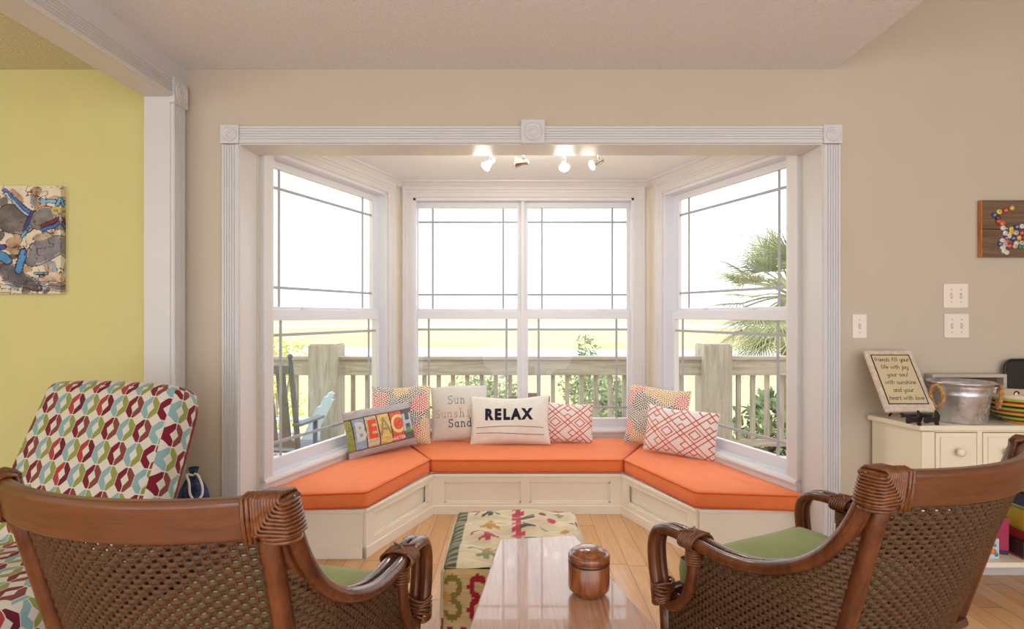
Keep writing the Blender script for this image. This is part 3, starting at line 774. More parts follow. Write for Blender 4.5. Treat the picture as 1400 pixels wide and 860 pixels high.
# =================================================================== RATTAN ARMCHAIRS
def rattan_chair(label, loc, rz):
    T = thing('rattan_armchair', label, 'armchair', loc, rz, group='woven rattan armchairs')
    HW, ZT = 0.350, 0.897
    # top rail: bowed plank
    NB = 36; bow = 0.105; RH = 0.086; RT = 0.034
    def rail_y(x): return -bow*(1-(x/HW)**2)
    mb = MB(); V = []; Fc = []
    sec = [(-RT/2, 0.006), (-RT/2+0.006, 0), (RT/2-0.006, 0), (RT/2, 0.006), (RT/2, RH-0.010), (RT/2-0.008, RH), (-RT/2+0.008, RH), (-RT/2, RH-0.010)]
    for i in range(NB+1):
        x = -0.318+0.636*i/NB; sl = 2*bow*x/HW**2; nx, ny = -sl, 1.0; l = math.hypot(nx, ny); nx /= l; ny /= l
        for d, z in sec:
            rk = -(z-RH)*0.15
            V.append((x+nx*d, rail_y(x)+ny*d+rk, ZT-RH+z-0.004))
    ns = len(sec)
    for i in range(NB):
        for j in range(ns): Fc.append((i*ns+j, i*ns+(j+1) % ns, (i+1)*ns+(j+1) % ns, (i+1)*ns+j))
    Fc += [tuple(range(ns)), tuple(range(NB*ns+ns-1, NB*ns-1, -1))]
    mb.add(V, Fc); mb.build('top_rail', M['railwood'], T, bevel=0.003)
    # posts
    post = lambda s, z: Vector((s*(0.284+0.024*z/0.86), -0.005+0.24*(0.86-z)/0.86, z))
    for s in (-1, 1):
        MB().tube([post(s, z) for z in (0.0, 0.2, 0.4, 0.6, 0.75, 0.88)], [0.020, 0.021, 0.0225, 0.0225, 0.022, 0.021], 14).build('leg', M['rattan'], T)
    # arms : paired poles
    armP = [(0.0, 0.885), (0.022, 0.82), (0.062, 0.735), (0.125, 0.655), (0.21, 0.598), (0.31, 0.563), (0.42, 0.552), (0.53, 0.560), (0.61, 0.562), (0.665, 0.548), (0.692, 0.505), (0.692, 0.44), (0.68, 0.375), (0.668, 0.33)]
    def armx(y, z): return 0.328+0.032*min(1, max(0, y/0.35))
    for s in (-1, 1):
        for off, rr in ((-0.013, 0.0165), (0.021, 0.0185)):
            pts = smooth_path([(s*(armx(y, z)+off), y, z) for y, z in armP], 5)
            MB().tube(pts, rr, 14).build('arm', M['rattan'], T)
        # lacing between the poles
        lp = smooth_path([(s*(armx(y, z)+0.004), y, z+0.014) for y, z in armP[1:9]], 9)
        lc = MB()
        for i in range(0, len(lp)-1):
            a = lp[i]; lc.lathe([(0, -0.0042), (0.0036, -0.0020), (0.0042, 0), (0.0036, 0.0020), (0, 0.0042)], 6, c=a)
        lc.tube([p-Vector((0, 0, 0.004)) for p in lp], 0.004, 6)
        lc.build('arm_lacing', M['cord'], T)
        # hooked front support
        hk = smooth_path([(s*0.364, y, z) for y, z in ((0.53, 0.548), (0.535, 0.48), (0.545, 0.42), (0.568, 0.365), (0.605, 0.325), (0.640, 0.315), (0.668, 0.335))], 5)
        MB().tube(hk, 0.0185, 14).build('arm_support', M['rattan'], T)
        # front legs
        MB().tube([(s*0.352, 0.672, 0.36), (s*0.345, 0.668, 0.2), (s*0.335, 0.66, 0.0)], [0.021, 0.021, 0.019], 12).build('leg', M['rattan'], T)
        # bindings
        bd = MB()
        for k in range(7):
            y = 0.500+k*0.0085; c = Vector((s*0.364, y, 0.557))
            bd.tube([c+Vector((math.cos(a)*0.046, 0.002*math.sin(a*2), math.sin(a)*0.0255)) for a in [2*PI*j/20 for j in range(20)]], 0.0042, 6, closed=True)
        for k in range(6):
            c = Vector((s*0.364, 0.532, 0.525-k*0.0075))
            bd.tube([c+Vector((math.cos(a)*0.023, math.sin(a)*0.023, 0)) for a in [2*PI*j/16 for j in range(16)]], 0.0040, 6, closed=True)
        for k in (-1, 1):   # crossing strands on the joint
            bd.tube([(s*(0.364-0.03*k), 0.497, 0.580), (s*0.364, 0.528, 0.588), (s*(0.364+0.03*k), 0.560, 0.581)], 0.0045, 6)
        bd.build('arm_binding', M['wrap'], T)
        bd = MB()
        for k in range(7):
            z = 0.375-k*0.0095; c = Vector((s*0.362, 0.672-k*0.001, z))
            bd.tube([c+Vector((math.cos(a)*0.040, math.sin(a)*0.026, 0.004*math.cos(a*3+k))) for a in [2*PI*j/20 for j in range(20)]], 0.0048, 6, closed=True)
        bd.build('leg_binding', M['wrap'], T)
        # corner wrapping : nested L-shaped strands with a solid core
        cr = MB()
        nst = 10
        y0 = rail_y(0.33)
        for k in range(nst):
            f = (k+0.5)/nst
            xi = 0.310+0.054*f; zi = (ZT-0.078)+0.076*f
            xo = 0.378-0.014*f
            th0, th1 = -0.032, 0.030
            def pt(x, z, d):
                return Vector((s*x, y0+d-(z-ZT)*0.10+ (0.33-x)*-0.25, z))
            if k < nst-1:
                path = [pt(xi, ZT+0.001, th0*0.75), pt(xi, ZT-0.006, th0), pt(xi, (ZT+zi)/2, th0), pt(xi+0.001, zi+0.004, th0), pt(xi+0.006, zi, th0), pt((xi+xo)/2, zi-0.001, th0), pt(xo-0.006, zi-0.003, th0), pt(xo, zi-0.004, th0*0.6), pt(xo+0.002, zi-0.004, 0), pt(xo, zi-0.004, th1*0.6),
                        pt(xo-0.006, zi-0.003, th1), pt((xi+xo)/2, zi-0.001, th1), pt(xi+0.006, zi, th1), pt(xi, (ZT+zi)/2, th1), pt(xi, ZT-0.006, th1), pt(xi, ZT+0.001, th1*0.75)]
                cr.tube(path, 0.0040, 6, closed=True)
        for k in range(3):        # straight wraps on the rail side
            x = 0.310-0.0075*k-0.004
            y1 = rail_y(x); q = lambda d, z: Vector((s*x, y1+d-(z-ZT)*0.15, z))
            cr.tube([q(-0.021, ZT-0.004), q(-0.023, ZT-0.05), q(-0.021, ZT-RH-0.006), q(0, ZT-RH-0.010), q(0.021, ZT-RH-0.006), q(0.023, ZT-0.05), q(0.021, ZT-0.004), q(0, ZT+0.001)], 0.0046, 6, closed=True)
        for k in range(2):        # wraps below the corner
            z = ZT-0.083-0.0085*k
            cr.tube([Vector((s*(0.336+0.039*math.cos(a)+0.002*k), y0+0.012+0.010*k/3+0.034*math.sin(a), z)) for a in [2*PI*j/20 for j in range(20)]], 0.0046, 6, closed=True)
        core = [pt2 for pt2 in ((0.298, ZT-0.080), (0.374, ZT-0.080), (0.362, ZT-0.006), (0.350, ZT-0.003), (0.298, ZT-0.003))]
        cr.add([(s*x, y0-0.0285-(z-ZT)*0.10-(0.33-x)*0.25, z) for x, z in core]+[(s*x, y0+0.0265-(z-ZT)*0.10-(0.33-x)*0.25, z) for x, z in core],
               [tuple(range(5)), tuple(range(9, 4, -1))]+[(i, (i+1) % 5, (i+1) % 5+5, i+5) for i in range(5)])
        cr.build('corner_wrap', M['wrap'], T)
    # ---- woven panels
    def weave(name, surf, nu, nv, ok, width, rw=0.0069, amp=0.0042):
        """rows of flat strands over and under paired stakes; surf(u,v)->(point, normal)"""
        mb = MB()
        for j in range(nv):
            v = (j+0.5)/nv; run = []
            sub = 2
            for i in range(nu*sub+1):
                u = i/(nu*sub)
                if ok(u, v):
                    p, n_ = surf(u, v); ph = i/sub+(j % 2)
                    k = i*PI/sub+(j % 2)*PI
                    run.append((p+n_*(amp*math.sin(k/1.0)), n_))
                elif len(run) > 2: 
                    _ribbon(mb, run, rw); run = []
                else: run = []
            if len(run) > 2: _ribbon(mb, run, rw)
        for i in range(nu+1):
            u = (i)/nu; run = []
            for j in range(nv+1):
                v = j/nv
                if ok(u, v): run.append(surf(u, v)[0])
                else:
                    if len(run) > 1: mb.tube(run, 0.0034, 5)
                    run = []
            if len(run) > 1: mb.tube(run, 0.0034, 5)
        return mb.build(name, M['weave'], T, normals=False)
    def _ribbon(mb, run, rw):
        V = []; m = len(run); th = 0.0022
        for i, (p, n_) in enumerate(run):
            a = run[max(0, i-1)][0]; b = run[min(m-1, i+1)][0]; t = (b-a).normalized(); w_ = t.cross(n_).normalized()
            n2 = w_.cross(t)
            V += [p+w_*rw, p+n2*th+w_*rw*0.45, p+n2*th-w_*rw*0.45, p-w_*rw, p-n2*th-w_*rw*0.45, p-n2*th+w_*rw*0.45]
        F = [(i*6+j, i*6+(j+1) % 6, (i+1)*6+(j+1) % 6, (i+1)*6+j) for i in range(m-1) for j in range(6)]
        mb.add(V, F, 0, True)
    zb, zt = 0.34, 0.838
    def back(u, v):
        def p(u, v):
            z = zb+(zt-zb)*v; q = 2*u-1
            hw = 0.282+0.014*v
            y = -0.002+0.24*(0.86-z)/0.86-(0.062+0.045*v)*(1-q*q)
            return Vector((q*hw, y, z))
        a = p(u, v); du = p(min(1, u+0.01), v)-p(max(0, u-0.01), v); dv = p(u, min(1, v+0.01))-p(u, max(0, v-0.01))
        return a, du.cross(dv).normalized()
    weave('back_panel', back, 40, 40, lambda u, v: True, 0.6)
    arm_z = lambda y: float(np.interp(y, [p[0] for p in armP[:9]], [p[1] for p in armP[:9]]))
    for s in (-1, 1):
        sz0, sz1 = 0.20, 0.86
        def side(u, v, s=s):
            y = 0.02+0.64*u; z = sz0+(sz1-sz0)*v
            py_ = -0.005+0.24*(0.86-z)/0.86; k_ = min(1, max(0, (y-py_)/0.11)); k_ = k_*(2-k_)
            x = (0.300+0.024*z/0.86*0.3)*(1-k_)+(0.350+0.008*math.sin(PI*min(1, max(0, u))))*k_
            return Vector((s*x, y, z)), Vector((s, 0, 0))
        def ok(u, v):
            y = 0.02+0.64*u; z = sz0+(sz1-sz0)*v
            if z > arm_z(y)-0.014: return False
            if y < -0.005+0.24*(0.86-z)/0.86: return False
            hooky = 0.525 if z > 0.43 else (0.525+(0.43-z)*1.1 if z > 0.33 else 0.66)
            return y < hooky
        weave('side_panel', side, 44, 52, ok, 0.6)
        # braided edge along the arm
        eb = smooth_path([(s*0.352, y, arm_z(y)-0.026) for y in (0.05, 0.09, 0.14, 0.2, 0.28, 0.36, 0.44, 0.52)], 8)
        br = MB()
        for ph in (0, PI):
            br.tube([p+Vector((s*0.005*math.sin(i*1.3+ph), 0, 0.005*math.cos(i*1.3+ph))) for i, p in enumerate(eb)], 0.004, 5)
        for edge in ([(s*0.314, -0.005+0.24*(0.86-z)/0.86+0.020, z) for z in (0.2, 0.35, 0.5, 0.65, 0.76)], [(s*0.352, y, z) for y, z in ((0.522, 0.53), (0.524, 0.43), (0.56, 0.375), (0.61, 0.33), (0.66, 0.30), (0.66, 0.2))]):
            ed = smooth_path(edge, 10)
            for ph in (0, PI):
                br.tube([p+Vector((s*0.005*math.sin(i*1.3+ph), 0.005*math.cos(i*1.3+ph), 0)) for i, p in enumerate(ed)], 0.0045, 5)
        br.build('panel_braid', M['weave'], T)
    # front apron + seat frame
    weave('front_apron', lambda u, v: (Vector(((2*u-1)*0.33, 0.675, 0.20+0.15*v)), Vector((0, 1, 0))), 40, 12, lambda u, v: True, 0.6)
    sf = MB()
    for pth in (((-0.345, 0.67, 0.345), (0.345, 0.67, 0.345)), ((-0.345, 0.66, 0.2), (0.345, 0.66, 0.2)), ((-0.29, 0.12, 0.34), (0.29, 0.12, 0.34)), ((-0.30, 0.12, 0.335), (-0.345, 0.66, 0.335)), ((0.30, 0.12, 0.335), (0.345, 0.66, 0.335)),
                ((-0.29, 0.18, 0.2), (-0.345, 0.66, 0.2)), ((0.29, 0.18, 0.2), (0.345, 0.66, 0.2))):
        sf.tube(pth, 0.016, 10)
    sf.box(-0.30, 0.30, 0.13, 0.66, 0.335, 0.352)
    sf.build('seat_frame', M['rattan'], T)
    # cushion
    def cush(hx, y0, y1, z0, z1):
        mb = MB(); n = 20
        for side in (0, 1):
            def fn(a, b):
                p = 2*a-1; q = 2*b-1
                x = p*hx*(1-0.02*(1-q*q)); y = (y0+y1)/2+q*(y1-y0)/2
                k = max(0.0, (1-p**6)*(1-q**6))
                return (x, y, (z1-0.018+0.030*k**0.5*(1+0.1*math.sin(4*p+3*q))) if side else z0)
            mb.grid(fn, n, n)
        e = []
        for i in range(n): e.append((2*i/n-1, -1))
        for i in range(n): e.append((1, 2*i/n-1))
        for i in range(n): e.append((1-2*i/n, 1))
        for i in range(n): e.append((-1, 1-2*i/n))
        lo = [(p*hx*(1-0.02*(1-q*q)), (y0+y1)/2+q*(y1-y0)/2) for p, q in e]
        V = []; lv = [(0, z0), (0.006, z0+0.012), (0.009, (z0+z1)/2), (0.006, z1-0.026), (0, z1-0.018)]
        for o_, z in lv:
            for x, y in lo:
                c = Vector((x, y-(y0+y1)/2)); c = c*(1+o_/hx); V.append((c.x, c.y+(y0+y1)/2, z))
        m = len(lo); mb.add(V, [(j*m+i, j*m+(i+1) % m, (j+1)*m+(i+1) % m, (j+1)*m+i) for j in range(len(lv)-1) for i in range(m)], 0, True)
        co = mb.build('seat_cushion', M['green'], T, weld=True)
        for z in (z1-0.018, z0+0.006): MB().tube([(x*1.012, y, z) for x, y in lo], 0.0048, 6, closed=True).build('cushion_piping', M['piping'], co)
    cush(0.290, 0.165, 0.655, 0.353, 0.462)
    return T
ch1 = rattan_chair('woven rattan armchair on the left, its bowed back in front of the patterned chair', (-0.785, 1.210, 0), R(-12))
ch2 = copy_tree(ch1); ch2.location = (1.118, 1.475, 0); ch2.rotation_euler = (0, 0, R(28)); ch2['label'] = 'woven rattan armchair on the right, turned towards the coffee table and cabinet'

# =================================================================== COFFEE TABLE + JAR
def table_mat():
    m = newmat('table_wood', rough=0.22, coat=0.7)
    v = coords(m, 'Object', (26, 1.6, 10), (0, 0, R(-3)))
    f = noise(m, v, 1.5, 6, 0.6, 1.2); f2 = noise(m, coords(m, 'Object', (90, 4, 10)), 3, 3, 0.6)
    md = N(m, 'ShaderNodeMath', operation='MULTIPLY_ADD'); L(m, f2, md.inputs[0]); md.inputs[1].default_value = 0.4; L(m, f, md.inputs[2])
    L(m, ramp(m, md.outputs[0], [(0.42, lin(140, 98, 74)), (0.58, lin(168, 124, 98)), (0.85, lin(190, 148, 120))]), bsdf(m).inputs['Base Color'])
    bump(m, f2, 0.12, 0.002); return m
M['table'] = table_mat()
T = thing('coffee_table', 'tapered wooden coffee table between the rattan chairs, seen from its end', 'coffee table', (0.1, 1.45, 0))
TT = 0.49
top = [(-0.046, 1.955), (0.207, 1.990), (0.425, 1.05), (-0.148, 1.02)]
K = dict(parent=T, origin=(0.1, 1.45, 0))
MB().prism(top, TT-0.038, TT).build('tabletop', M['table'], bevel=0.005, segs=3, **K)
ap = MB(); ins = [(0.0, 1.88), (0.165, 1.90), (0.345, 1.12), (-0.085, 1.10)]
for i in range(4):
    a = Vector(ins[i]); b = Vector(ins[(i+1) % 4]); F = frame(a, b, (0.1-(a.x+b.x)/2, 1.45-(a.y+b.y)/2)); ap.box(0.02, F.len-0.02, 0.005, 0.025, TT-0.11, TT-0.038, F=F)
ap.build('apron', M['table'], bevel=0.002, **K)
for x, y in ins:
    cx = x+(0.015 if x < 0.1 else -0.015); cy = y+(0.015 if y < 1.45 else -0.015)
    MB().box(cx-0.024, cx+0.024, cy-0.024, cy+0.024, 0, TT-0.038).build('leg', M['table'], bevel=0.003, **K)
J = thing('wooden_jar', 'turned dark wooden jar with lid standing on the coffee table', 'jar', (0.203, 1.575, TT))
MB().lathe([(0.0, 0), (0.040, 0), (0.043, 0.003), (0.046, 0.009), (0.054, 0.016), (0.0555, 0.022), (0.0555, 0.083), (0.0545, 0.084)], 56).build('jar_body', M['jar'], J)
MB().lathe([(0.0545, 0.0835), (0.0560, 0.085), (0.0560, 0.092), (0.0545, 0.093)], 56).build('jar_band', M['jar_d'], J)
MB().lathe([(0.0545, 0.0925), (0.0558, 0.094), (0.0558, 0.105), (0.0530, 0.109), (0.0478, 0.1105), (0.0470, 0.1095), (0.0462, 0.1125), (0.038, 0.119), (0.024, 0.1235), (0.010, 0.125), (0, 0.1253)], 56).build('lid', M['jar'], J)

# =================================================================== KILIM POUF
def rounded_cube(hx, hy, hz, r, n, fn=None):
    """grid cube pushed to a rounded box; returns MB, face uv (face id, a, b)"""
    mb = MB(); ids = []; H = Vector((hx, hy, hz))
    axes = [((1, 0, 0), (0, 1, 0), (0, 0, 1)), ((-1, 0, 0), (0, -1, 0), (0, 0, 1)), ((0, 1, 0), (-1, 0, 0), (0, 0, 1)), ((0, -1, 0), (1, 0, 0), (0, 0, 1)), ((0, 0, 1), (1, 0, 0), (0, 1, 0)), ((0, 0, -1), (-1, 0, 0), (0, 1, 0))]
    for k, (nn, ua, va) in enumerate(axes):
        nn, ua, va = Vector(nn), Vector(ua), Vector(va); V = []
        for j in range(n+1):
            for i in range(n+1):
                a, b = 2*i/n-1, 2*j/n-1
                q = nn+ua*a+va*b; p = Vector((q.x*H.x, q.y*H.y, q.z*H.z))
                c = Vector([max(-(H[t]-r), min(H[t]-r, p[t])) for t in range(3)]); d = p-c
                p = c+d.normalized()*r
                if fn: p = fn(p, k, a, b)
                V.append(p); ids.append((k, a, b))
        mb.add(V, [(j*(n+1)+i, j*(n+1)+i+1, (j+1)*(n+1)+i+1, (j+1)*(n+1)+i) for j in range(n) for i in range(n)], 0, True)
    return mb, ids
def kilim(ids):
    A = np.array(ids); k = A[:, 0]; a = A[:, 1].copy(); b = A[:, 2].copy(); n = len(A)
    cream = C(222, 208, 176); tan = C(196, 168, 118); red = C(150, 34, 42); olive = C(126, 112, 52); dark = C(84, 84, 70); pink = C(192, 70, 92); gold = C(196, 146, 70); sage = C(150, 152, 112)
    q = 0.03
    qa = np.round(a/q)*q; qb = np.round(b/q)*q
    n1 = fbm(a*3+k*7, b*3+5, 3); col = cream*(0.86+0.28*n1[:, None])
    def hook(cx, cy, s, ca, cb, mirror=1, sy=None):
        x = (qa-cx)/s*mirror; y = (qb-cy)/(sy or s); r = np.hypot(x, y-0.45); th = np.arctan2(y-0.45, x)
        m = (np.abs(r-0.36) < 0.13) & (th > -1.7) & (th < 2.9)
        r2 = np.hypot(x, y+0.45); th2 = np.arctan2(-(y+0.45), x)
        m |= (np.abs(r2-0.36) < 0.13) & (th2 > -1.7) & (th2 < 2.9)
        m |= (np.abs(x) < 0.14) & (np.abs(y) < 0.16)
        m |= (np.abs(x+0.38) < 0.12) & (np.abs(y) < 0.5)*(np.abs(y) > 2)
        return m & ca
    front = k == 3; top = k == 4; left = k == 1; right = k == 0; backf = k == 2
    sidef = front | backf
    col[sidef] = (tan*(0.9+0.2*n1[:, None]))[sidef]
    # front: hooks column by column and toothed red band below
    hs = [(-0.84, 0.42, 0.27, olive, 1), (-0.50, 0.42, 0.27, red, -1), (-0.10, 0.42, 0.27, olive, 1), (0.26, 0.42, 0.27, red, -1), (0.70, 0.42, 0.27, dark, 1)]
    for cx, cy, s, c, mi in hs: col[hook(cx, cy, s, sidef, 0, mi, 0.48)] = c
    for cx in (-0.93, -0.38, 0.40): m = sidef & (np.abs(qa-cx)+np.abs(qb-0.42)*0.8 < 0.09); col[m] = gold
    tooth = (np.floor(qa/0.09) % 2 == 0)
    m = sidef & (qb < -0.30+0.16*tooth); col[m] = red
    m = sidef & (qb < -0.55-0.12*tooth); col[m] = cream
    m = sidef & (qb < -0.82); col[m] = olive
    # top: hooks along the left, pink toothed band mid, scattered diamonds right
    for cy, c in ((0.66, dark), (0.22, gold), (-0.18, pink), (-0.62, sage)):
        ta, tb_ = np.round(a/0.018)*0.018, np.round(b/0.018)*0.018
        for sg in (-1, 1):
            dx_, dy_ = (ta+0.40)*sg-0.15, tb_-cy
            rr_ = np.hypot(dx_, dy_/0.85); an = np.arctan2(dy_, dx_)
            m = top & (np.abs(rr_-0.105) < 0.028) & ~((an > -1.5) & (an < 0.1)); col[m] = c
        m = top & (np.abs(ta+0.40) < 0.035) & (np.abs(tb_-cy) < 0.13); col[m] = c
        m = top & (np.abs(ta+0.40)+np.abs(tb_-cy-0.14) < 0.06); col[m] = gold
    tb = (np.floor(qb/0.075) % 2 == 0)
    m = top & (np.abs(qa-0.02) < 0.05+0.05*tb); col[m] = pink
    m = top & (qa > 0.09-0.05*tb) & (qa < 0.20+0.08*tb) & (np.sin(qb*14) > -0.2); col[m] = dark
    for (cx, cy, c) in ((0.42, 0.66, red), (0.70, 0.74, sage), (0.55, 0.36, pink), (0.85, 0.42, red), (0.42, 0.02, sage), (0.72, 0.05, gold), (0.55, -0.30, red), (0.85, -0.30, olive), (0.45, -0.68, gold), (0.75, -0.70, pink)):
        m = top & (np.abs(qa-cx)*1.0+np.abs(qb-cy) < 0.085); col[m] = c
    m = top & (qa < -0.80); col[m] = (sage*(0.8+0.4*n1[:, None]))[m]
    m = top & (qa < -0.80) & (np.floor(qb/0.06) % 2 == 0); col[m] = dark
    # sides
    m0 = left | right
    for cx in (-0.6, 0.0, 0.6):
        col[hook(cx, 0.35, 0.32, m0, 0, 1)] = dark
    m = m0 & (qb < -0.2+0.2*(np.floor(qa/0.12) % 2 == 0)); col[m] = red
    m = m0 & (qb < -0.6); col[m] = olive
    # worn, streaky dye
    st = fbm(a*4+k*3, b*40+2, 3)
    col = col*(0.80+0.38*st[:, None])
    return np.clip(col, 0, 1)
def puff(p, k, a, b):
    c = Vector(p); bu = 0.022*(1-a*a)*(1-b*b)
    if k == 4: c.z += bu*0.9+0.012*math.sin(8*a+3*b)*math.cos(5*b)+0.008*math.sin(15*b+4*a)*(1-a*a)
    elif k == 5: pass
    else:
        n_ = Vector(((1, 0), (-1, 0), (0, 1), (0, -1))[k]+(0,)); c += n_*(bu*0.6+0.006*math.sin(9*a+7*b)*(1-a*a)*(1-b*b))
    return c
OT = thing('kilim_pouf', 'square cream pouf of woven kilim with red and olive hooks, before the window seat', 'pouf', (0.012, 2.33, 0), R(0))
mb, ids = rounded_cube(0.268, 0.300, 0.181, 0.036, 100, puff)
mb.v = [(x, y, z+0.182) for x, y, z in mb.v]
o = mb.build('pouf_cover', colattr('kilim_wool', 0.95, 260, 0.8, 0.2), OT, normals=False)
set_cols(o.data, kilim(ids))
sm = MB(); loop = []
for i in range(120):
    t = i/120*4; sgm = int(t); f = t-sgm; h_ = (-0.252+0.504*f)
    p = [(h_, -0.282), (0.252, -0.282+0.564*f), (-h_, 0.282), (-0.252, 0.282-0.564*f)][sgm]
    loop.append((p[0]+0.0015*math.sin(i*2.1), p[1]+0.0015*math.cos(i*1.7), 0.355+0.002*math.sin(i*0.9)))
sm.tube(loop, 0.0035, 6, closed=True)
sm.build('pouf_seam', fabric('pouf_seam', lin(120, 100, 62)), OT)

# =================================================================== PATTERNED SLIPPER CHAIR
def link_fabric():
    m = newmat('link_fabric', rough=0.85, spec=0.2, sheen=0.1); E.nt = m.node_tree
    uv = N(m, 'ShaderNodeUVMap'); sp = N(m, 'ShaderNodeSeparateXYZ'); L(m, uv.outputs[0], sp.inputs[0])
    x = E(sp.outputs[0])/0.0665; y = E(sp.outputs[1])/0.083
    ci = x.floor(); ri = y.floor(); u = x.fract()-0.5; v = y.fract()-0.5
    au, av = u.abs(), v.abs()
    hexa = ((au*0.62+av*0.78).lt(0.47))*(au.lt(0.485))*(av.lt(0.475))
    dia = (au/0.235+av/0.27).lt(1.0)
    split = au.lt(0.020)
    ink = hexa*(E(1.0).v-dia if False else E.op('SUBTRACT', 1.0, dia))*E.op('SUBTRACT', 1.0, split)
    leftm = u.lt(0.0)
    odd = (ci+ri).mod(2.0).gt(0.5)
    wn = N(m, 'ShaderNodeTexWhiteNoise', noise_dimensions='2D'); cb = N(m, 'ShaderNodeCombineXYZ'); L(m, ci.v, cb.inputs[0]); L(m, ri.v, cb.inputs[1]); L(m, cb.outputs[0], wn.inputs['Vector'])
    warm = mix(m, E(wn.outputs[0]).gt(0.5).v, mix(m, leftm, lin(104, 30, 44), lin(164, 62, 58)), mix(m, leftm, lin(126, 66, 60), lin(118, 28, 46)))
    cool = mix(m, leftm, lin(140, 144, 74), lin(132, 166, 168))
    col = mix(m, odd, cool, warm)
    L(m, mix(m, ink, lin(210, 203, 190), col), bsdf(m).inputs['Base Color'])
    bump(m, noise(m, coords(m), 400, 1), 0.25, 0.002)
    return m
M['link'] = link_fabric()
def soft_box(name, mat, parent, hx, hy, hz, r, origin, rot=(0, 0, 0), n=22, bulge=0.02, uo=(0, 0), shape=None):
    def fn(p, k, a, b):
        c = Vector(p); bu = bulge*(1-a*a)*(1-b*b)
        n_ = Vector(((1, 0, 0), (-1, 0, 0), (0, 1, 0), (0, -1, 0), (0, 0, 1), (0, 0, -1))[k]); c += n_*bu
        if shape: c = shape(c)
        return c
    mb, ids = rounded_cube(hx, hy, hz, r, n, fn)
    P0 = [Vector(v) for v in mb.v]
    mb.v = [tuple(v) for v in mb.v]
    o = mb.build(name, mat, parent, normals=False)
    o.location = origin; o.rotation_euler = rot
    uvl = o.data.uv_layers.new(name='UVMap'); nn = (n+1)*(n+1)
    for lp in o.data.loops:
        vi = lp.vertex_index; k = ids[vi][0]; p = P0[vi]
        if k in (2, 3): uvv = (p.x+uo[0], p.z+uo[1])
        elif k in (0, 1): uvv = (p.y+hx+hy+uo[0], p.z+uo[1])
        else: uvv = (p.x+uo[0], p.y+hz+hy+uo[1])
        uvl.data[lp.index].uv = uvv
    return o
SCX = thing('slipper_chair', 'upholstered side chair in linked red, blue and olive print by the white post', 'upholstered chair', (-1.60, 2.02, 0), R(-15))
soft_box('backrest', M['link'], SCX, 0.322, 0.075, 0.352, 0.045, (0.060, 0.10, 0.640), (R(-23), 0, 0), bulge=0.018, uo=(0.0, 0.03), shape=lambda c: Vector((c.x*(1-0.04*c.z/0.34)+0.025*c.z/0.34*0, c.y, c.z)))
soft_box('seat', M['link'], SCX, 0.345, 0.32, 0.075, 0.045, (0.0, -0.20, 0.385), bulge=0.014, uo=(0.01, 0.02))
soft_box('seat_base', M['link'], SCX, 0.335, 0.31, 0.09, 0.015, (0.0, -0.20, 0.225), bulge=0.002, uo=(0.02, 0.05))
for sx in (-0.29, 0.29):
    for sy in (-0.45, 0.05):
        MB().lathe([(0.016, 0), (0.018, 0.01), (0.024, 0.14), (0, 0.14)], 14, c=(sx, sy, 0)).build('leg', M['jar_d'], SCX)
# piping on the back
pp = MB(); lo = []
for t in range(60):
    a = t/60*2*PI; q = lambda v, k: math.copysign(abs(v)**k, v)
    lo.append((0.309*q(math.cos(a), 0.22)*(1-0.04*q(math.sin(a), 0.22)), 0.072, 0.339*q(math.sin(a), 0.22)))
pb = pp.tube(lo, 0.0045, 6, closed=True).build('back_piping', fabric('chair_piping', lin(150, 70, 76)), SCX)
pb.location = (0.060, 0.10, 0.640); pb.rotation_euler = (R(-23), 0, 0)

# navy sack with a white rope
S = thing('drawstring_sack', 'navy cloth sack with a white rope loop, beside the window casing', 'sack', (-1.442, 2.64, 0))
den = newmat('navy_denim', rough=0.95); f = noise(den, coords(den, 'Object', (1, 1, 1)), 38, 4)
L(den, ramp(den, f, [(0.35, lin(28, 38, 70)), (0.6, lin(52, 70, 108)), (0.8, lin(92, 108, 140))]), bsdf(den).inputs['Base Color'])
mb = MB()
def sk(a, t):
    th = 2*PI*a; prof = [(0.0, 0.105), (0.06, 0.120), (0.26, 0.112), (0.38, 0.095), (0.45, 0.068), (0.50, 0.036), (0.52, 0.018), (0.535, 0.020), (0.55, 0.028)]
    z = t*0.55; r = float(np.interp(z, [p[0] for p in prof], [p[1] for p in prof]))
    w_ = 1+0.10*math.sin(7*th+2*t)*min(1, max(0, (z-0.3)/0.2))
    return (r*0.80*w_*math.cos(th), r*0.72*w_*math.sin(th), z)
mb.grid(sk, 48, 40); mb.build('sack_cloth', den, S, weld=True)
MB().tube(smooth_path([(0.01, -0.022, 0.520), (-0.018, -0.024, 0.523), (0.006, -0.050, 0.495), (0.022, -0.070, 0.450), (0.050, -0.080, 0.427), (0.070, -0.066, 0.443), (0.062, -0.046, 0.480), (0.035, -0.028, 0.520), (0.014, -0.020, 0.527)], 6), 0.0052, 8).build('rope', fabric('white_rope', lin(232, 228, 222)), S)
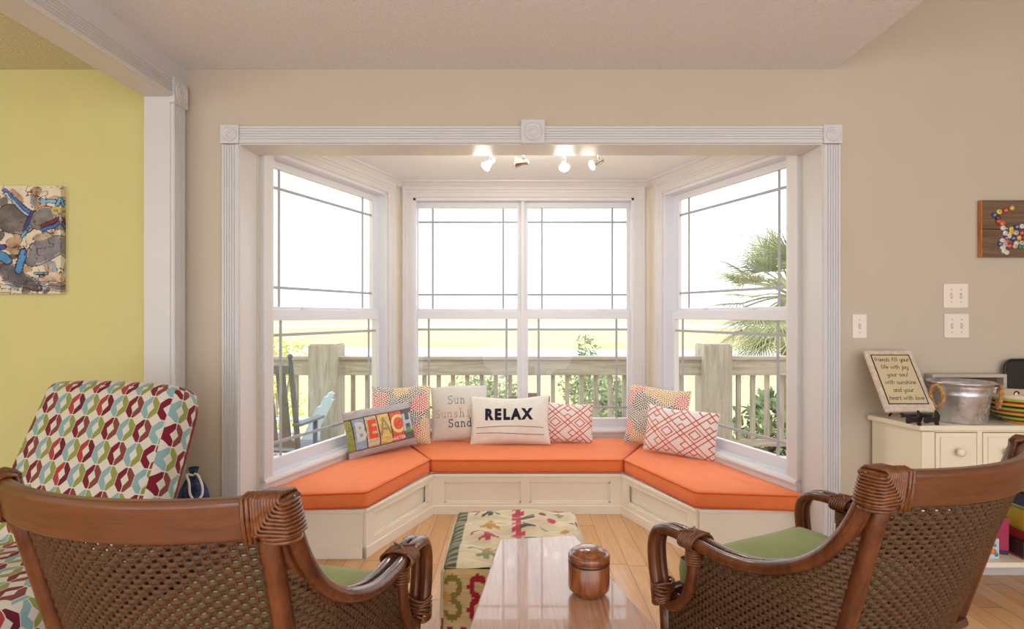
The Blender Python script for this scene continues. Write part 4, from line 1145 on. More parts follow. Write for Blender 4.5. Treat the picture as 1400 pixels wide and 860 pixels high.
# =================================================================== CABINET ON THE RIGHT
CT_ = 0.764
CX0, CX1, CYF, CYB = 1.741, 3.05, 2.505, 2.782
CB = thing('storage_cabinet', 'cream painted cabinet with a row of small drawers over open shelves, against the right wall', 'cabinet', (2.39, 2.65, 0))
K = dict(parent=CB, origin=(2.39, 2.65, 0))
MB().prism([(CX0-0.062, CYB), (CX0, CYF), (CX1, CYF), (CX1, CYB)], CT_-0.024, CT_).build('cabinet_top', M['cab'], bevel=0.006, segs=3, **K)
bd = MB()
b0, b1 = CX0+0.012, CX1-0.012
LZ = 0.153
bd.add([(b0-0.050, CYB-0.004, LZ), (b0+0.0, CYF+0.016, LZ), (b0+0.02, CYF+0.016, LZ), (b0-0.030, CYB-0.004, LZ), (b0-0.050, CYB-0.004, CT_-0.024), (b0, CYF+0.016, CT_-0.024), (b0+0.02, CYF+0.016, CT_-0.024), (b0-0.030, CYB-0.004, CT_-0.024)],
       [(0, 1, 2, 3), (7, 6, 5, 4), (0, 4, 5, 1), (1, 5, 6, 2), (2, 6, 7, 3), (3, 7, 4, 0)])
bd.box(b1-0.02, b1, CYF+0.016, CYB-0.004, LZ, CT_-0.024).box(b0-0.03, b1, CYB-0.016, CYB-0.004, LZ, CT_-0.024)
bd.build('cabinet_body', M['cab'], **K)
fr = MB()
DZ0, DZ1 = 0.56, 0.735
fr.box(b0, b1, CYF+0.006, CYF+0.02, DZ1, CT_-0.024).box(b0, b1, CYF+0.006, CYF+0.02, DZ0-0.03, DZ0)
dx = []; x = b0+0.055
fr.box(b0, x, CYF+0.006, CYF+0.02, LZ, CT_-0.024)
while x < b1-0.12:
    dx.append((x, x+0.182)); x += 0.182; fr.box(x, x+0.022, CYF+0.006, CYF+0.02, DZ0, DZ1); x += 0.022
fr.box(b1-0.055, b1, CYF+0.006, CYF+0.02, LZ, CT_-0.024)
fr.box(b0, b1, CYF+0.02, CYB-0.016, DZ0-0.03, DZ0-0.018)
fr.build('face_frame', M['cab'], bevel=0.0015, **K)
MB().box(b0-0.02, b1, CYF+0.006, CYB-0.01, LZ+0.0, LZ+0.022).build('shelf', M['cab'], bevel=0.002, **K)
for (a, b) in dx:
    d = MB().box(a+0.003, b-0.003, CYF+0.004, CYF+0.018, DZ0+0.003, DZ1-0.003)
    d.box(a+0.020, b-0.020, CYF-0.002, CYF+0.008, DZ0+0.020, DZ1-0.020)
    do = d.build('drawer', M['cab'], bevel=0.003, **K)
    kM = Matrix.Rotation(R(90), 3, 'X')
    kn = MB().lathe([(0.009, 0), (0.008, 0.010), (0.013, 0.014), (0.019, 0.022), (0.018, 0.029), (0.010, 0.034), (0, 0.035)], 24, M=kM, c=((a+b)/2, CYF-0.002, (DZ0+DZ1)/2+0.008))
    kn.build('knob', M['cab'], do, origin=(2.39, 2.65, 0))
for lx in (b0+0.01, b1-0.03):
    for ly in (CYF+0.03, CYB-0.03):
        MB().lathe([(0.016, 0), (0.019, 0.01), (0.024, LZ), (0, LZ)], 14, c=(lx, ly, 0)).build('leg', M['cab'], **K)

# plaque + easel
PQ = thing('verse_plaque', 'square stone plaque with a handwritten verse leaning on a small black easel', 'plaque', (1.743, 2.560, CT_+0.052), rot=(-R(33), 0, 0))
pm = newmat('plaque_stone', rough=0.6); f = noise(pm, coords(pm), 45, 3); L(pm, ramp(pm, f, [(0.4, lin(206, 188, 170)), (0.6, lin(222, 206, 190))]), bsdf(pm).inputs['Base Color'])
pw, ph = 0.218, 0.305
MB().box(-pw/2, pw/2, 0, 0.016, 0, ph).build('plaque_tile', pm, PQ, bevel=0.002)
MB().box(-pw/2+0.022, pw/2-0.022, -0.0012, 0, 0.036, ph-0.024).build('verse_field', paint('verse_cream', lin(212, 194, 156), 0.6), PQ)
bf = MB()
x0, x1, z0, z1 = -pw/2+0.022, pw/2-0.022, 0.036, ph-0.024
for q in ((x0-0.002, x1+0.002, z0-0.002, z0+0.002), (x0-0.002, x1+0.002, z1-0.002, z1+0.002), (x0-0.002, x0+0.002, z0, z1), (x1-0.002, x1+0.002, z0, z1)): bf.box(q[0], q[1], -0.0022, 0, q[2], q[3])
bf.build('verse_border', M['black'], PQ)
for i, (t, off) in enumerate((('friends fill your', 0), ('life with joy', 0), ('your soul', 0), ('with sunshine', 0), ('and your', 0), ('heart with love', 0))):
    h = 0.0122; ls, wd = stroke_text(t, 0, 0, h, slant=0.18, spacing=0.10)
    sc = min(1.12, 0.160/wd); zz = z1-0.034-i*0.0385
    ls = [[((px-wd/2)*sc, py*1.05+zz) for px, py in l] for l in ls]
    stroke_mesh('verse_line', ls, 0.00105, M['black'], lambda x, y: (x, -0.0016, y), PQ, n=4)
ES = thing('plaque_easel', 'small black easel with two fish-tail feet holding the verse plaque', 'easel', (1.743, 2.56, CT_))
tail = [(p.x, p.y) for p in smooth_path([(-0.045, 0.012, 0), (-0.045, 0.036, 0), (-0.012, 0.036, 0), (0.010, 0.032, 0), (0.020, 0.044, 0), (0.020, 0.066, 0), (0.030, 0.056, 0), (0.044, 0.040, 0), (0.042, 0.024, 0), (0.035, 0.012, 0), (0.038, 0.0, 0), (0.024, 0.0, 0), (0.016, 0.012, 0), (-0.010, 0.015, 0)], 3, closed=True)]
for ex, ey, yaw in ((-0.028, -0.058, R(28)), (0.052, -0.052, R(28))):
    c, s_ = math.cos(yaw), math.sin(yaw)
    F = lambda a, b, h, ex=ex, ey=ey, c=c, s_=s_: (ex+a*c-h*s_, ey+a*s_*0.6+h*c*0.6, b)
    MB().prism(tail, -0.006, 0.006, F=F).build('easel_foot', M['black'], ES, bevel=0.002)
bk = MB()
for ex in (-0.035, 0.045):
    bk.tube(smooth_path([(ex, -0.040, 0.030), (ex, -0.012, 0.034), (ex, 0.022, 0.046), (ex, 0.065, 0.120), (ex, 0.10, 0.18)], 5), 0.005, 8)
bk.tube([(-0.035, 0.064, 0.12), (0.045, 0.064, 0.12)], 0.0045, 8)
bk.tube([(0.005, 0.066, 0.12), (0.005, 0.16, 0.005)], 0.0045, 8)
bk.tube([(-0.06, -0.022, 0.036), (0.07, -0.022, 0.036)], 0.006, 8)
bk.build('easel_back', M['black'], ES)

# galvanised bucket
gm = newmat('galvanised', rough=0.34, metal=0.9); v = coords(gm); f = noise(gm, v, 26, 3, 0.6, 0.6)
L(gm, ramp(gm, f, [(0.3, lin(188, 192, 200)), (0.7, lin(226, 228, 234))]), bsdf(gm).inputs['Base Color'])
bump(gm, noise(gm, v, 55, 2), 0.25, 0.004)
BK = thing('metal_bucket', 'galvanised metal bucket with rope ring handles standing on the cabinet', 'bucket', (1.992, 2.610, CT_))
pr = [(0.0, 0.004), (0.088, 0.004), (0.094, 0.0), (0.097, 0.006), (0.112, 0.120), (0.114, 0.126), (0.1125, 0.131), (0.116, 0.150), (0.1185, 0.155), (0.118, 0.161), (0.1215, 0.170), (0.127, 0.172), (0.1285, 0.176), (0.126, 0.180), (0.1195, 0.179), (0.115, 0.150), (0.093, 0.010), (0, 0.008)]
MB().lathe(pr, 64).build('bucket_body', gm, BK)
rope = newmat('manila_rope', rough=0.9); f = noise(rope, coords(rope), 120, 2); L(rope, ramp(rope, f, [(0.35, lin(160, 108, 60)), (0.65, lin(214, 164, 108))]), bsdf(rope).inputs['Base Color'])
for ang, cz in ((R(197), 0.118), (R(-28), 0.118)):
    ca, sa = math.cos(ang), math.sin(ang); out = 0.138
    rg = MB(); pts = []
    n_ = 64
    C0 = Vector((ca*out, sa*out, cz)); tx = Vector((-sa, ca, 0)); tz = Vector((ca*0.10, sa*0.10, 1)).normalized()
    for st in range(3):
        path = []
        for i in range(n_*2):
            a = 2*PI*i/(n_*2); c0 = C0+tx*(0.027*math.cos(a))+tz*(0.048*math.sin(a)); rad = (c0-C0).normalized(); ax = tx.cross(tz)
            tw = a*15+st*2*PI/3; path.append(c0+rad*(0.0040*math.cos(tw))+ax*(0.0040*math.sin(tw)))
        rg.tube(path, 0.0042, 6, closed=True)
    rg.build('rope_handle', rope, BK)
    lg = MB(); lg.tube([(ca*0.112, sa*0.112, 0.150), (ca*0.135, sa*0.135, 0.158), (ca*0.142, sa*0.142, 0.168), (ca*0.120, sa*0.120, 0.176)], 0.004, 8); lg.build('handle_lug', gm, BK)
# embossed mermaid-like scroll kept generic: raised wave and curl lines
em = []
for k in range(5): em.append([(0.012*math.cos(t)*(1-k*0.12)+0.003, 0.105+k*0.006+0.005*math.sin(t)) for t in np.linspace(0, 6.28, 16)])
em += [[(0.006+0.010*math.sin(t*2.2), 0.100-0.022*t) for t in np.linspace(0, 3.2, 20)], [(-0.022, 0.088), (-0.008, 0.082), (0.006, 0.084), (0.024, 0.082), (0.034, 0.090)],
       [(-0.050+0.008*math.cos(t), 0.042+0.018*math.sin(t)) for t in np.linspace(0, 5.5, 16)], [(-0.026+0.006*math.cos(t), 0.086+0.006*math.sin(t)) for t in np.linspace(0, 6.28, 10)]]
for k in range(4): em.append([(t, 0.018+k*0.006+0.003*math.sin(t*260+k)) for t in np.linspace(-0.035, 0.032, 26)])
def onb(x, z):
    a = R(292)+x/0.105; r = 0.097+(0.015)*z/0.12+0.0008; return (r*math.cos(a), r*math.sin(a), z)
stroke_mesh('embossed_relief', em, 0.0011, gm, onb, BK, n=4)

# striped bowl
sb = newmat('bowl_stripes', rough=0.25, coat=0.5); E.nt = sb.node_tree
t_ = N(sb, 'ShaderNodeTexCoord'); sp = N(sb, 'ShaderNodeSeparateXYZ'); L(sb, t_.outputs['Object'], sp.inputs[0]); z = E(sp.outputs[2])
q = (E.op('SUBTRACT', 0.1131, z)/0.0415).fract()
c1 = mix(sb, q.gt(0.75).v, lin(214, 176, 56), lin(32, 28, 26)); c2 = mix(sb, q.lt(0.5).v, c1, lin(150, 36, 28)); c3 = mix(sb, q.lt(0.25).v, c2, lin(158, 190, 74))
L(sb, c3, bsdf(sb).inputs['Base Color'])
BW = thing('striped_bowl', 'large ceramic bowl with green, red, yellow and black stripes on the cabinet', 'bowl', (2.262, 2.588, CT_))
MB().lathe([(0.0, 0.0), (0.076, 0.0), (0.080, 0.004), (0.103, 0.022), (0.129, 0.056), (0.143, 0.092), (0.149, 0.113)], 72, cap=False).build('bowl_outside', sb, BW)
MB().lathe([(0.149, 0.113), (0.1505, 0.126), (0.148, 0.131), (0.144, 0.129), (0.136, 0.095), (0.100, 0.028), (0.07, 0.010), (0, 0.008)], 72, cap=False).build('bowl_inside', newmat('bowl_cream', lin(226, 206, 180), 0.3, coat=0.4), BW)
# shadow box behind
XB0, XB1 = 1.965, 2.315; zt = CT_+0.196
SB = thing('shadow_box', 'grey wooden box frame with a brown back standing behind the metal bucket', 'box frame', ((XB0+XB1)/2, 2.77, CT_))
K = dict(parent=SB, origin=((XB0+XB1)/2, 2.77, CT_))
y0, y1 = 2.744, 2.794
MB().box(XB0, XB1, y0, y1, zt-0.016, zt).box(XB0, XB1, y0, y1, CT_+0.0005, CT_+0.016).box(XB0, XB0+0.016, y0, y1, CT_+0.016, zt-0.016).box(XB1-0.016, XB1, y0, y1, CT_+0.016, zt-0.016).build('box_frame', paint('greywash', lin(196, 186, 174), 0.7), bevel=0.0015, **K)
MB().box(XB0+0.016, XB1-0.016, y1-0.010, y1-0.004, CT_+0.016, zt-0.016).build('box_back', wood('box_back_wood', lin(80, 52, 38), lin(118, 82, 62), lin(140, 100, 76), 0.8, (2, 20, 20)), **K)
# black rounded tray behind the bowl
pts = []
bw, bh, br_ = 0.30, 0.262, 0.045
for cx, cz, a0 in ((bw-br_, bh-br_, 0), (br_, bh-br_, 90), (0.01, 0.01, 180), (bw-0.01, 0.01, 270)):
    rr = br_ if cz > 0.1 else 0.01
    for i in range(7): a = R(a0+90*i/6); pts.append((cx+rr*math.cos(a), cz+rr*math.sin(a)))
BP = thing('black_tray', 'black tray with rounded corners standing against the wall behind the bowl', 'tray', (2.322, 2.757, CT_), rot=(-R(5), 0, 0))
MB().prism(pts, -0.008, 0.0, F=lambda a, b, h: (a, h, b)).build('tray_panel', newmat('black_lacquer', lin(26, 22, 24), 0.3, coat=0.3), BP, bevel=0.003)
MB().tube([(a, -0.010, b) for a, b in pts], 0.006, 6, closed=True).build('tray_rim', newmat('black_rim', lin(18, 16, 18), 0.4), BP)
# small ceramic bird perched by the bucket rim -> tiny trinket hanging on the bowl rim
TK = thing('glass_trinket', 'tiny black and white trinket on the bowl rim beside the bucket', 'trinket', (2.150, 2.500, CT_+0.130))
tk = MB(); tk.tube([(math.cos(a)*0.009, 0, 0.008+math.sin(a)*0.009) for a in np.linspace(-0.3, 3.6, 14)], 0.0032, 8); tk.build('trinket_loop', M['black'], TK)
MB().lathe([(0, -0.002), (0.006, 0.001), (0.0075, 0.007), (0.005, 0.013), (0, 0.015)], 14, c=(-0.004, 0, 0)).build('trinket_bead', newmat('pearl', lin(236, 224, 206), 0.2), TK)

# games on the open shelf
SZ = LZ+0.022
def game(label, x0, x1, y0, y1, z0, z1, lid, side, rz=0.0, text=None, tc=(230, 210, 160)):
    c = ((x0+x1)/2, (y0+y1)/2, z0); T = thing('game_box', label, 'board game', c, rz, group='boxed games on the open shelf')
    hx, hy, h = (x1-x0)/2, (y1-y0)/2, z1-z0
    MB().box(-hx, hx, -hy, hy, h*0.12, h).build('box_lid', newmat('box_lid_paint', lin(*lid), 0.5), T, bevel=0.002)
    MB().box(-hx+0.002, hx-0.002, -hy+0.002, hy-0.002, 0, h*0.9).build('box_base', newmat('box_base_paint', lin(*side), 0.5), T, bevel=0.001)
    if text:
        me = font_mesh(text, h*0.62, 0.001, 1.05); o = bpy.data.objects.new('box_title', me); COL.objects.link(o); o.parent = T
        me.materials.append(newmat('box_title_ink', lin(*tc), 0.5)); o.location = (-hx+0.13, -hy-0.0008, h*0.53); o.rotation_euler = (R(90), 0, 0)
    return T
gx = 2.215; yf = CYF+0.035
game('long dark game box lettered TABLE at the foot of the shelf stack', gx-0.005, gx+0.42, yf-0.01, yf+0.215, SZ, SZ+0.078, (58, 34, 40), (150, 96, 58), R(-1), 'TABLE')
game('flat red game box on the lettered box', gx, gx+0.40, yf, yf+0.21, SZ+0.079, SZ+0.117, (140, 30, 34), (120, 26, 30), R(2))
game('deep yellow game box in the middle of the shelf stack', gx+0.01, gx+0.40, yf, yf+0.21, SZ+0.118, SZ+0.208, (182, 154, 36), (150, 126, 36), R(-2))
game('navy and white game box near the top of the shelf stack', gx+0.03, gx+0.40, yf, yf+0.21, SZ+0.209, SZ+0.274, (44, 54, 84), (176, 176, 180), R(3))
game('topmost ochre game box of the shelf stack', gx+0.04, gx+0.40, yf, yf+0.21, SZ+0.275, SZ+0.318, (172, 130, 44), (60, 44, 34), R(-3))
game('small upright magenta game box left of the shelf stack', gx-0.105, gx-0.015, yf+0.06, yf+0.10, SZ, SZ+0.165, (166, 40, 78), (60, 30, 60), R(-20))
pk = thing('card_pack', 'small card box printed with bright cartoon shapes at the shelf front', 'card pack', (2.085, yf+0.020, SZ), R(5))
MB().box(-0.034, 0.034, -0.010, 0.010, 0, 0.086).build('pack_box', newmat('pack_white', lin(196, 214, 226), 0.4), pk, bevel=0.002)
for i, (x, z_, r, c) in enumerate(((-0.016, 0.026, 0.012, (222, 84, 60)), (0.008, 0.032, 0.013, (226, 140, 44)), (0.020, 0.018, 0.009, (70, 130, 180)), (-0.006, 0.050, 0.008, (214, 60, 90)), (0.014, 0.058, 0.007, (90, 160, 190)), (-0.020, 0.060, 0.006, (230, 190, 60)))):
    MB().lathe([(r, 0), (r, 0.0008), (0, 0.0010)], 14, M=Matrix.Rotation(R(90), 3, 'X'), c=(x, -0.0102, z_)).build('printed_shape', newmat('print_%d' % i, lin(*c), 0.4), pk)

# =================================================================== WALL PLATES AND ART
sw = newmat('switch_toggle', lin(246, 236, 226), 0.3)
def plate(label, cx, cz, n, cat='light switch'):
    W_ = 0.068 if n == 1 else 0.118; H_ = 0.116
    T = thing('light_switch', label, cat, (cx, WY, cz), group='white switch plates on the right wall')
    MB().box(-W_/2, W_/2, -0.006, 0, -H_/2, H_/2).build('wall_plate', M['plate'], T, bevel=0.004, segs=3)
    for k in range(n):
        x = 0 if n == 1 else (-0.023, 0.023)[k]
        MB().box(x-0.006, x+0.006, -0.0068, -0.005, -0.013, 0.013).build('toggle_slot', newmat('slot', lin(196, 184, 172), 0.5), T)
        MB().add([(x-0.0045, -0.006, -0.009), (x+0.0045, -0.006, -0.009), (x+0.0045, -0.006, 0.005), (x-0.0045, -0.006, 0.005), (x-0.0035, -0.018, 0.004), (x+0.0035, -0.018, 0.004), (x+0.0035, -0.017, 0.010), (x-0.0035, -0.017, 0.010)],
                 [(0, 1, 2, 3), (4, 7, 6, 5), (0, 4, 5, 1), (1, 5, 6, 2), (2, 6, 7, 3), (3, 7, 4, 0)]).build('toggle', sw, T)
        for s_ in (-0.030, 0.030): MB().lathe([(0.003, 0), (0.003, 0.001), (0, 0.0014)], 10, M=Matrix.Rotation(R(90), 3, 'X'), c=(x, -0.006, s_)).build('plate_screw', newmat('screw', lin(190, 176, 160), 0.4), T)
wp = lambda px, py: ((px-702)*WY/800, EYEZ-(py-430)*WY/800)
plate('single white switch plate near the window casing', *wp(1174.5, 446), 1)
plate('upper double white switch plate, under the bottle cap art', *wp(1306, 404.5), 2)
plate('lower double white switch plate, over the metal bucket', *wp(1307, 445.5), 2)

# bottle-cap art on boards
ax0, az1 = wp(1336, 275); _, az0 = wp(1336, 352); AXW = 0.50
T = thing('bottle_cap_art', 'weathered board art with a crab shape made of bottle caps', 'wall art', (ax0+AXW/2, WY, (az0+az1)/2))
K = dict(parent=T, origin=(ax0+AXW/2, WY, (az0+az1)/2))
bwood = wood('barn_board', lin(74, 54, 40), lin(110, 86, 66), lin(134, 108, 84), 0.85, (2.2, 10, 34), 0, 0.5)
zm = az0+(az1-az0)*0.49
for z0, z1 in ((az0, zm-0.0015), (zm+0.0015, az1)): MB().box(ax0+0.001, ax0+AXW, WY-0.024, WY-0.006, z0, z1).build('board', bwood, bevel=0.002, **K)
MB().box(ax0, ax0+0.004, WY-0.0245, WY-0.003, az0, az1).build('board_end', wood('board_end_orange', lin(160, 92, 40), lin(192, 120, 58), lin(206, 138, 74), 0.8, (20, 20, 4)), **K)
MB().box(ax0+0.05, ax0+AXW-0.05, WY-0.006, WY, az0+0.03, az1-0.03).build('board_batten', bwood, **K)
capc = [(226, 206, 60), (196, 66, 50), (60, 80, 150), (220, 216, 208), (214, 170, 70), (190, 186, 180), (220, 110, 60), (40, 44, 60), (226, 190, 80), (214, 90, 110), (60, 130, 90)]
capm = [newmat('cap_%d' % i, lin(*c), 0.3, coat=0.4) for i, c in enumerate(capc)]
prof = [(0.0105, 0), (0.0118, 0.001), (0.0100, 0.005), (0.0085, 0.0062), (0, 0.0064)]
capm.append(newmat('cap_crimp', lin(176, 172, 170), 0.3, 0.9))
base = None
def cap(px, py, i, tilt=0, sc=1.0):
    global base
    if base is None:
        mb = MB(); n_ = 42; V = []
        for r, z_ in prof[:4]:
            for j in range(n_): rr = r+(0.0006 if j % 2 else 0)*(1 if z_ < 0.004 else 0); V.append((rr*math.cos(2*PI*j/n_), -z_, rr*math.sin(2*PI*j/n_)))
        mb.add(V+[(0, -0.0064, 0)], [(a*n_+j, a*n_+(j+1) % n_, (a+1)*n_+(j+1) % n_, (a+1)*n_+j) for a in range(3) for j in range(n_)]+[(3*n_+j, 3*n_+(j+1) % n_, 4*n_) for j in range(n_)], 0, True)
        base = mb
    m2 = MB(); m2.v, m2.f, m2.mi, m2.sm = base.v, base.f, base.mi, base.sm
    o = m2.build('bottle_cap', capm[i % 11], T)
    x, z_ = wp(px, py)
    o.location = (x-(ax0+AXW/2), -0.0245, z_-(az0+az1)/2); o.rotation_euler = (R(tilt), 0, R(tilt*0.7)); o.scale = (sc,)*3
    em = MB().lathe([(0.0035, 0), (0.0035, 0.0003), (0, 0.0003)], 10, M=Matrix.Rotation(R(90), 3, 'X'), c=(0, -0.0063, 0)).build('cap_emblem', capm[(i*3+2) % 11], o)
zx = lambda a, b: (1320+a/7.81, 260+b/7.81)
L1 = [(262, 275, 2), (310, 242, 0), (380, 226, 1), (445, 203, 4), (300, 305, 7), (303, 342, 1), (345, 365, 6), (350, 412, 3), (385, 420, 2), (437, 425, 8), (372, 466, 3), (434, 460, 8), (488, 465, 5), (498, 402, 2), (550, 395, 3), (605, 395, 6), (548, 466, 1), (608, 466, 5),
      (412, 500, 3), (460, 522, 2), (520, 517, 4), (585, 517, 9), (490, 575, 3), (548, 572, 5), (605, 572, 6), (478, 606, 5), (538, 610, 10), (592, 616, 8), (340, 545, 3), (322, 580, 2), (345, 620, 3), (385, 555, 6), (372, 590, 5), (358, 655, 3), (388, 672, 3), (418, 604, 1), (388, 520, 2), (615, 205, 0)]
for i, (a, b, c) in enumerate(L1): cap(*zx(a, b), c, (i*37 % 17)-8, 1.08)
# continuation of the crab to the right of the frame edge
for i in range(26):
    r_ = i % 5; k = i//5; cap(1403+k*7.5+(r_ % 2)*3, 308+r_*7.2, (i*7+3) % 11, (i*29 % 15)-7)

# canvas on the yellow wall
px1, pz1 = -612*2.8/800, EYEZ+174*2.8/800; pz0 = EYEZ+28*2.8/800
CVW = 0.62
T = thing('crab_canvas', 'unframed canvas of grey and blue crabs on the yellow wall', 'painting', (px1-CVW/2, WY, (pz0+pz1)/2))
def crabs(x, y):
    """x,y in metres from the canvas centre; generic heaped crab shells with blue claws"""
    n1 = fbm(x*26+3, y*26+9, 4); n2 = fbm(x*9, y*9+40, 4); wx = x+0.05*(fbm(x*7+50, y*7, 3)-0.5); wy = y+0.05*(fbm(x*7, y*7+80, 3)-0.5)
    col = C(226, 214, 196)*(0.9+0.2*n1[:, None])
    def ell(cx, cy, rx, ry, a):
        c, s = math.cos(R(a)), math.sin(R(a)); dx, dy = wx-cx, wy-cy; return ((dx*c+dy*s)/rx)**2+((-dx*s+dy*c)/ry)**2
    S_ = [(0.097, 0.087, 0.085, 0.070, -30, (118, 110, 110)), (0.226, 0.094, 0.075, 0.050, 30, (128, 124, 122)), (0.240, -0.055, 0.100, 0.055, 22, (138, 134, 142)), (0.10, -0.17, 0.13, 0.042, -28, (108, 104, 108)), (-0.08, 0.02, 0.11, 0.07, 20, (116, 110, 112)), (-0.12, -0.16, 0.12, 0.06, 0, (110, 106, 110)), (-0.15, 0.18, 0.12, 0.06, 20, (122, 116, 116)), (-0.24, 0.0, 0.08, 0.07, 0, (112, 108, 110)),
          (0.085, -0.028, 0.030, 0.022, 50, (186, 158, 132)), (0.197, 0.226, 0.032, 0.022, 20, (184, 156, 130)), (0.197, 0.170, 0.034, 0.017, 80, (186, 152, 120)), (0.10, 0.205, 0.040, 0.018, -45, (190, 160, 132)), (0.295, 0.130, 0.020, 0.020, 0, (196, 184, 120)), (0.215, 0.0, 0.05, 0.018, 15, (192, 172, 148)), (0.16, -0.13, 0.03, 0.014, 0, (180, 150, 126)), (0.05, -0.10, 0.03, 0.014, 20, (176, 146, 120)), (0.27, -0.185, 0.06, 0.030, 0, (214, 192, 168))]
    rs = np.random.RandomState(4)
    R_ = [(rs.uniform(-0.3, 0.31), rs.uniform(-0.25, 0.2), rs.uniform(0.02, 0.05), rs.uniform(0.010, 0.022), rs.uniform(0, 180), ((186, 160, 134), (140, 132, 132), (206, 190, 168), (120, 112, 112), (150, 170, 190))[rs.randint(5)]) for _ in range(80)]
    for cx, cy, rx, ry, a, c in R_+S_:
        d = ell(cx, cy, rx, ry, a); m = d < 1.10; col[m] = C(70, 50, 44); m = d < 1.0
        col[m] = (C(*c)*(0.50+1.0*n1[:, None]))[m]; m = (np.abs(d-0.84) < 0.05) & (n1 > 0.48); col[m] = C(206, 186, 168)
    for (x0, y0, x1, y1, w_, c) in ((0.036, 0.236, 0.173, 0.125, 0.008, (80, 130, 210)), (0.05, 0.215, 0.165, 0.115, 0.005, (190, 214, 226)), (0.173, 0.13, 0.13, 0.03, 0.009, (70, 80, 150)), (0.13, -0.07, 0.115, -0.135, 0.020, (84, 146, 206)), (0.0, -0.06, 0.06, -0.10, 0.018, (90, 150, 200)), (0.01, -0.03, 0.05, -0.05, 0.01, (70, 90, 160)), (0.22, 0.182, 0.29, 0.176, 0.008, (120, 180, 216)), (0.22, 0.036, 0.305, 0.075, 0.008, (84, 120, 200)), (0.22, 0.055, 0.305, 0.095, 0.005, (130, 70, 64)), (0.11, 0.0, 0.16, 0.06, 0.006, (96, 170, 206)), (0.20, -0.155, 0.25, -0.16, 0.006, (120, 176, 206)), (0.30, 0.16, 0.31, 0.19, 0.008, (110, 180, 210)),
                                    (-0.2, 0.05, -0.05, -0.1, 0.014, (80, 120, 190)), (-0.25, -0.1, -0.1, 0.12, 0.010, (120, 170, 210))):
        L2 = (x1-x0)**2+(y1-y0)**2; t = np.clip(((wx-x0)*(x1-x0)+(wy-y0)*(y1-y0))/L2, 0, 1); d = np.hypot(wx-x0-t*(x1-x0), wy-y0-t*(y1-y0))
        m = d < w_+0.003; col[m] = C(60, 44, 56); m = d < w_*(0.6+0.7*n2); col[m] = (C(*c)*(0.7+0.6*n1[:, None]))[m]
    v_ = np.abs(fbm(x*18+70, y*18+11, 4)-0.5); m = v_ < 0.012; col[m] = C(86, 62, 56)
    m = (y < -0.19) & (np.abs(np.sin(wy*150+wx*20)) < 0.25); col[m] = C(80, 66, 70)
    return np.clip(col, 0, 1)
mb = MB(); gw, gh = 170, 160; hh = (pz1-pz0)/2; th = 0.032
mb.grid(lambda a, b: (-CVW/2+CVW*a, -th, -hh+2*hh*b), gw, gh)
mb.grid(lambda a, b: (CVW/2, -th+th*a, -hh+2*hh*b), 10, gh)
mb.grid(lambda a, b: (-CVW/2, -th*a, -hh+2*hh*b), 10, gh)
mb.grid(lambda a, b: (-CVW/2+CVW*a, -th+th*b, hh), gw, 4)
mb.grid(lambda a, b: (-CVW/2+CVW*a, -th*b, -hh), gw, 4)
o = mb.build('canvas_face', colattr('canvas_paint', 0.7, 600, 0.2, 0), T, normals=False)
V = np.array(mb.v); X = V[:, 0].copy(); over = V[:, 1]+th
X = np.where(np.abs(X-CVW/2) < 1e-6, X-over, X)
set_cols(o.data, crabs(X, V[:, 2]))
MB().box(-CVW/2+0.02, CVW/2-0.02, -th+0.004, -0.001, -hh+0.02, hh-0.02).build('stretcher', M['jar_d'], T)
# =================================================================== OUTSIDE
DZ = -0.15
struct(MB().box(-6.5, 7.0, 2.98, 5.75, DZ-0.05, DZ), 'deck_floor', wood('deck_boards', lin(186, 182, 172), lin(206, 202, 192), lin(220, 216, 206), 0.85, (2, 12, 12), 0, 0.1))
def marsh_mat():
    m = newmat('marsh', rough=0.95, spec=0.1); E.nt = m.node_tree
    t = N(m, 'ShaderNodeTexCoord'); sp = N(m, 'ShaderNodeSeparateXYZ'); L(m, t.outputs['Object'], sp.inputs[0])
    n1 = noise(m, coords(m, 'Object', (0.006, 0.03, 1)), 3, 4); n2 = noise(m, coords(m, 'Object', (0.6, 1.6, 1)), 2.2, 5, 0.65)
    y = E(sp.outputs[1])*(E(n1)*0.5+0.75)
    f = y/400.0
    r_ = N(m, 'ShaderNodeMath', operation='MULTIPLY'); r_.inputs[1].default_value = 1.0; L(m, f.v, r_.inputs[0])
    wat = lin(200, 212, 220); gold = lin(204, 182, 142); grass = lin(188, 188, 136); pale = lin(202, 192, 148)
    c = ramp(m, r_.outputs[0], [(0.0, grass), (0.085, pale), (0.115, grass), (0.125, wat), (0.155, wat), (0.165, grass), (0.20, gold), (0.42, gold), (0.46, wat), (0.55, wat), (0.58, gold), (1.0, lin(200, 190, 160))])
    L(m, mix(m, ((E(n2)-0.5)*0.9), c, lin(166, 160, 112)), bsdf(m).inputs['Base Color'])
    return m
GZ = -2.6
struct(MB().box(-2500, 2500, 3.2, 4000, GZ-0.1, GZ), 'ground', marsh_mat())
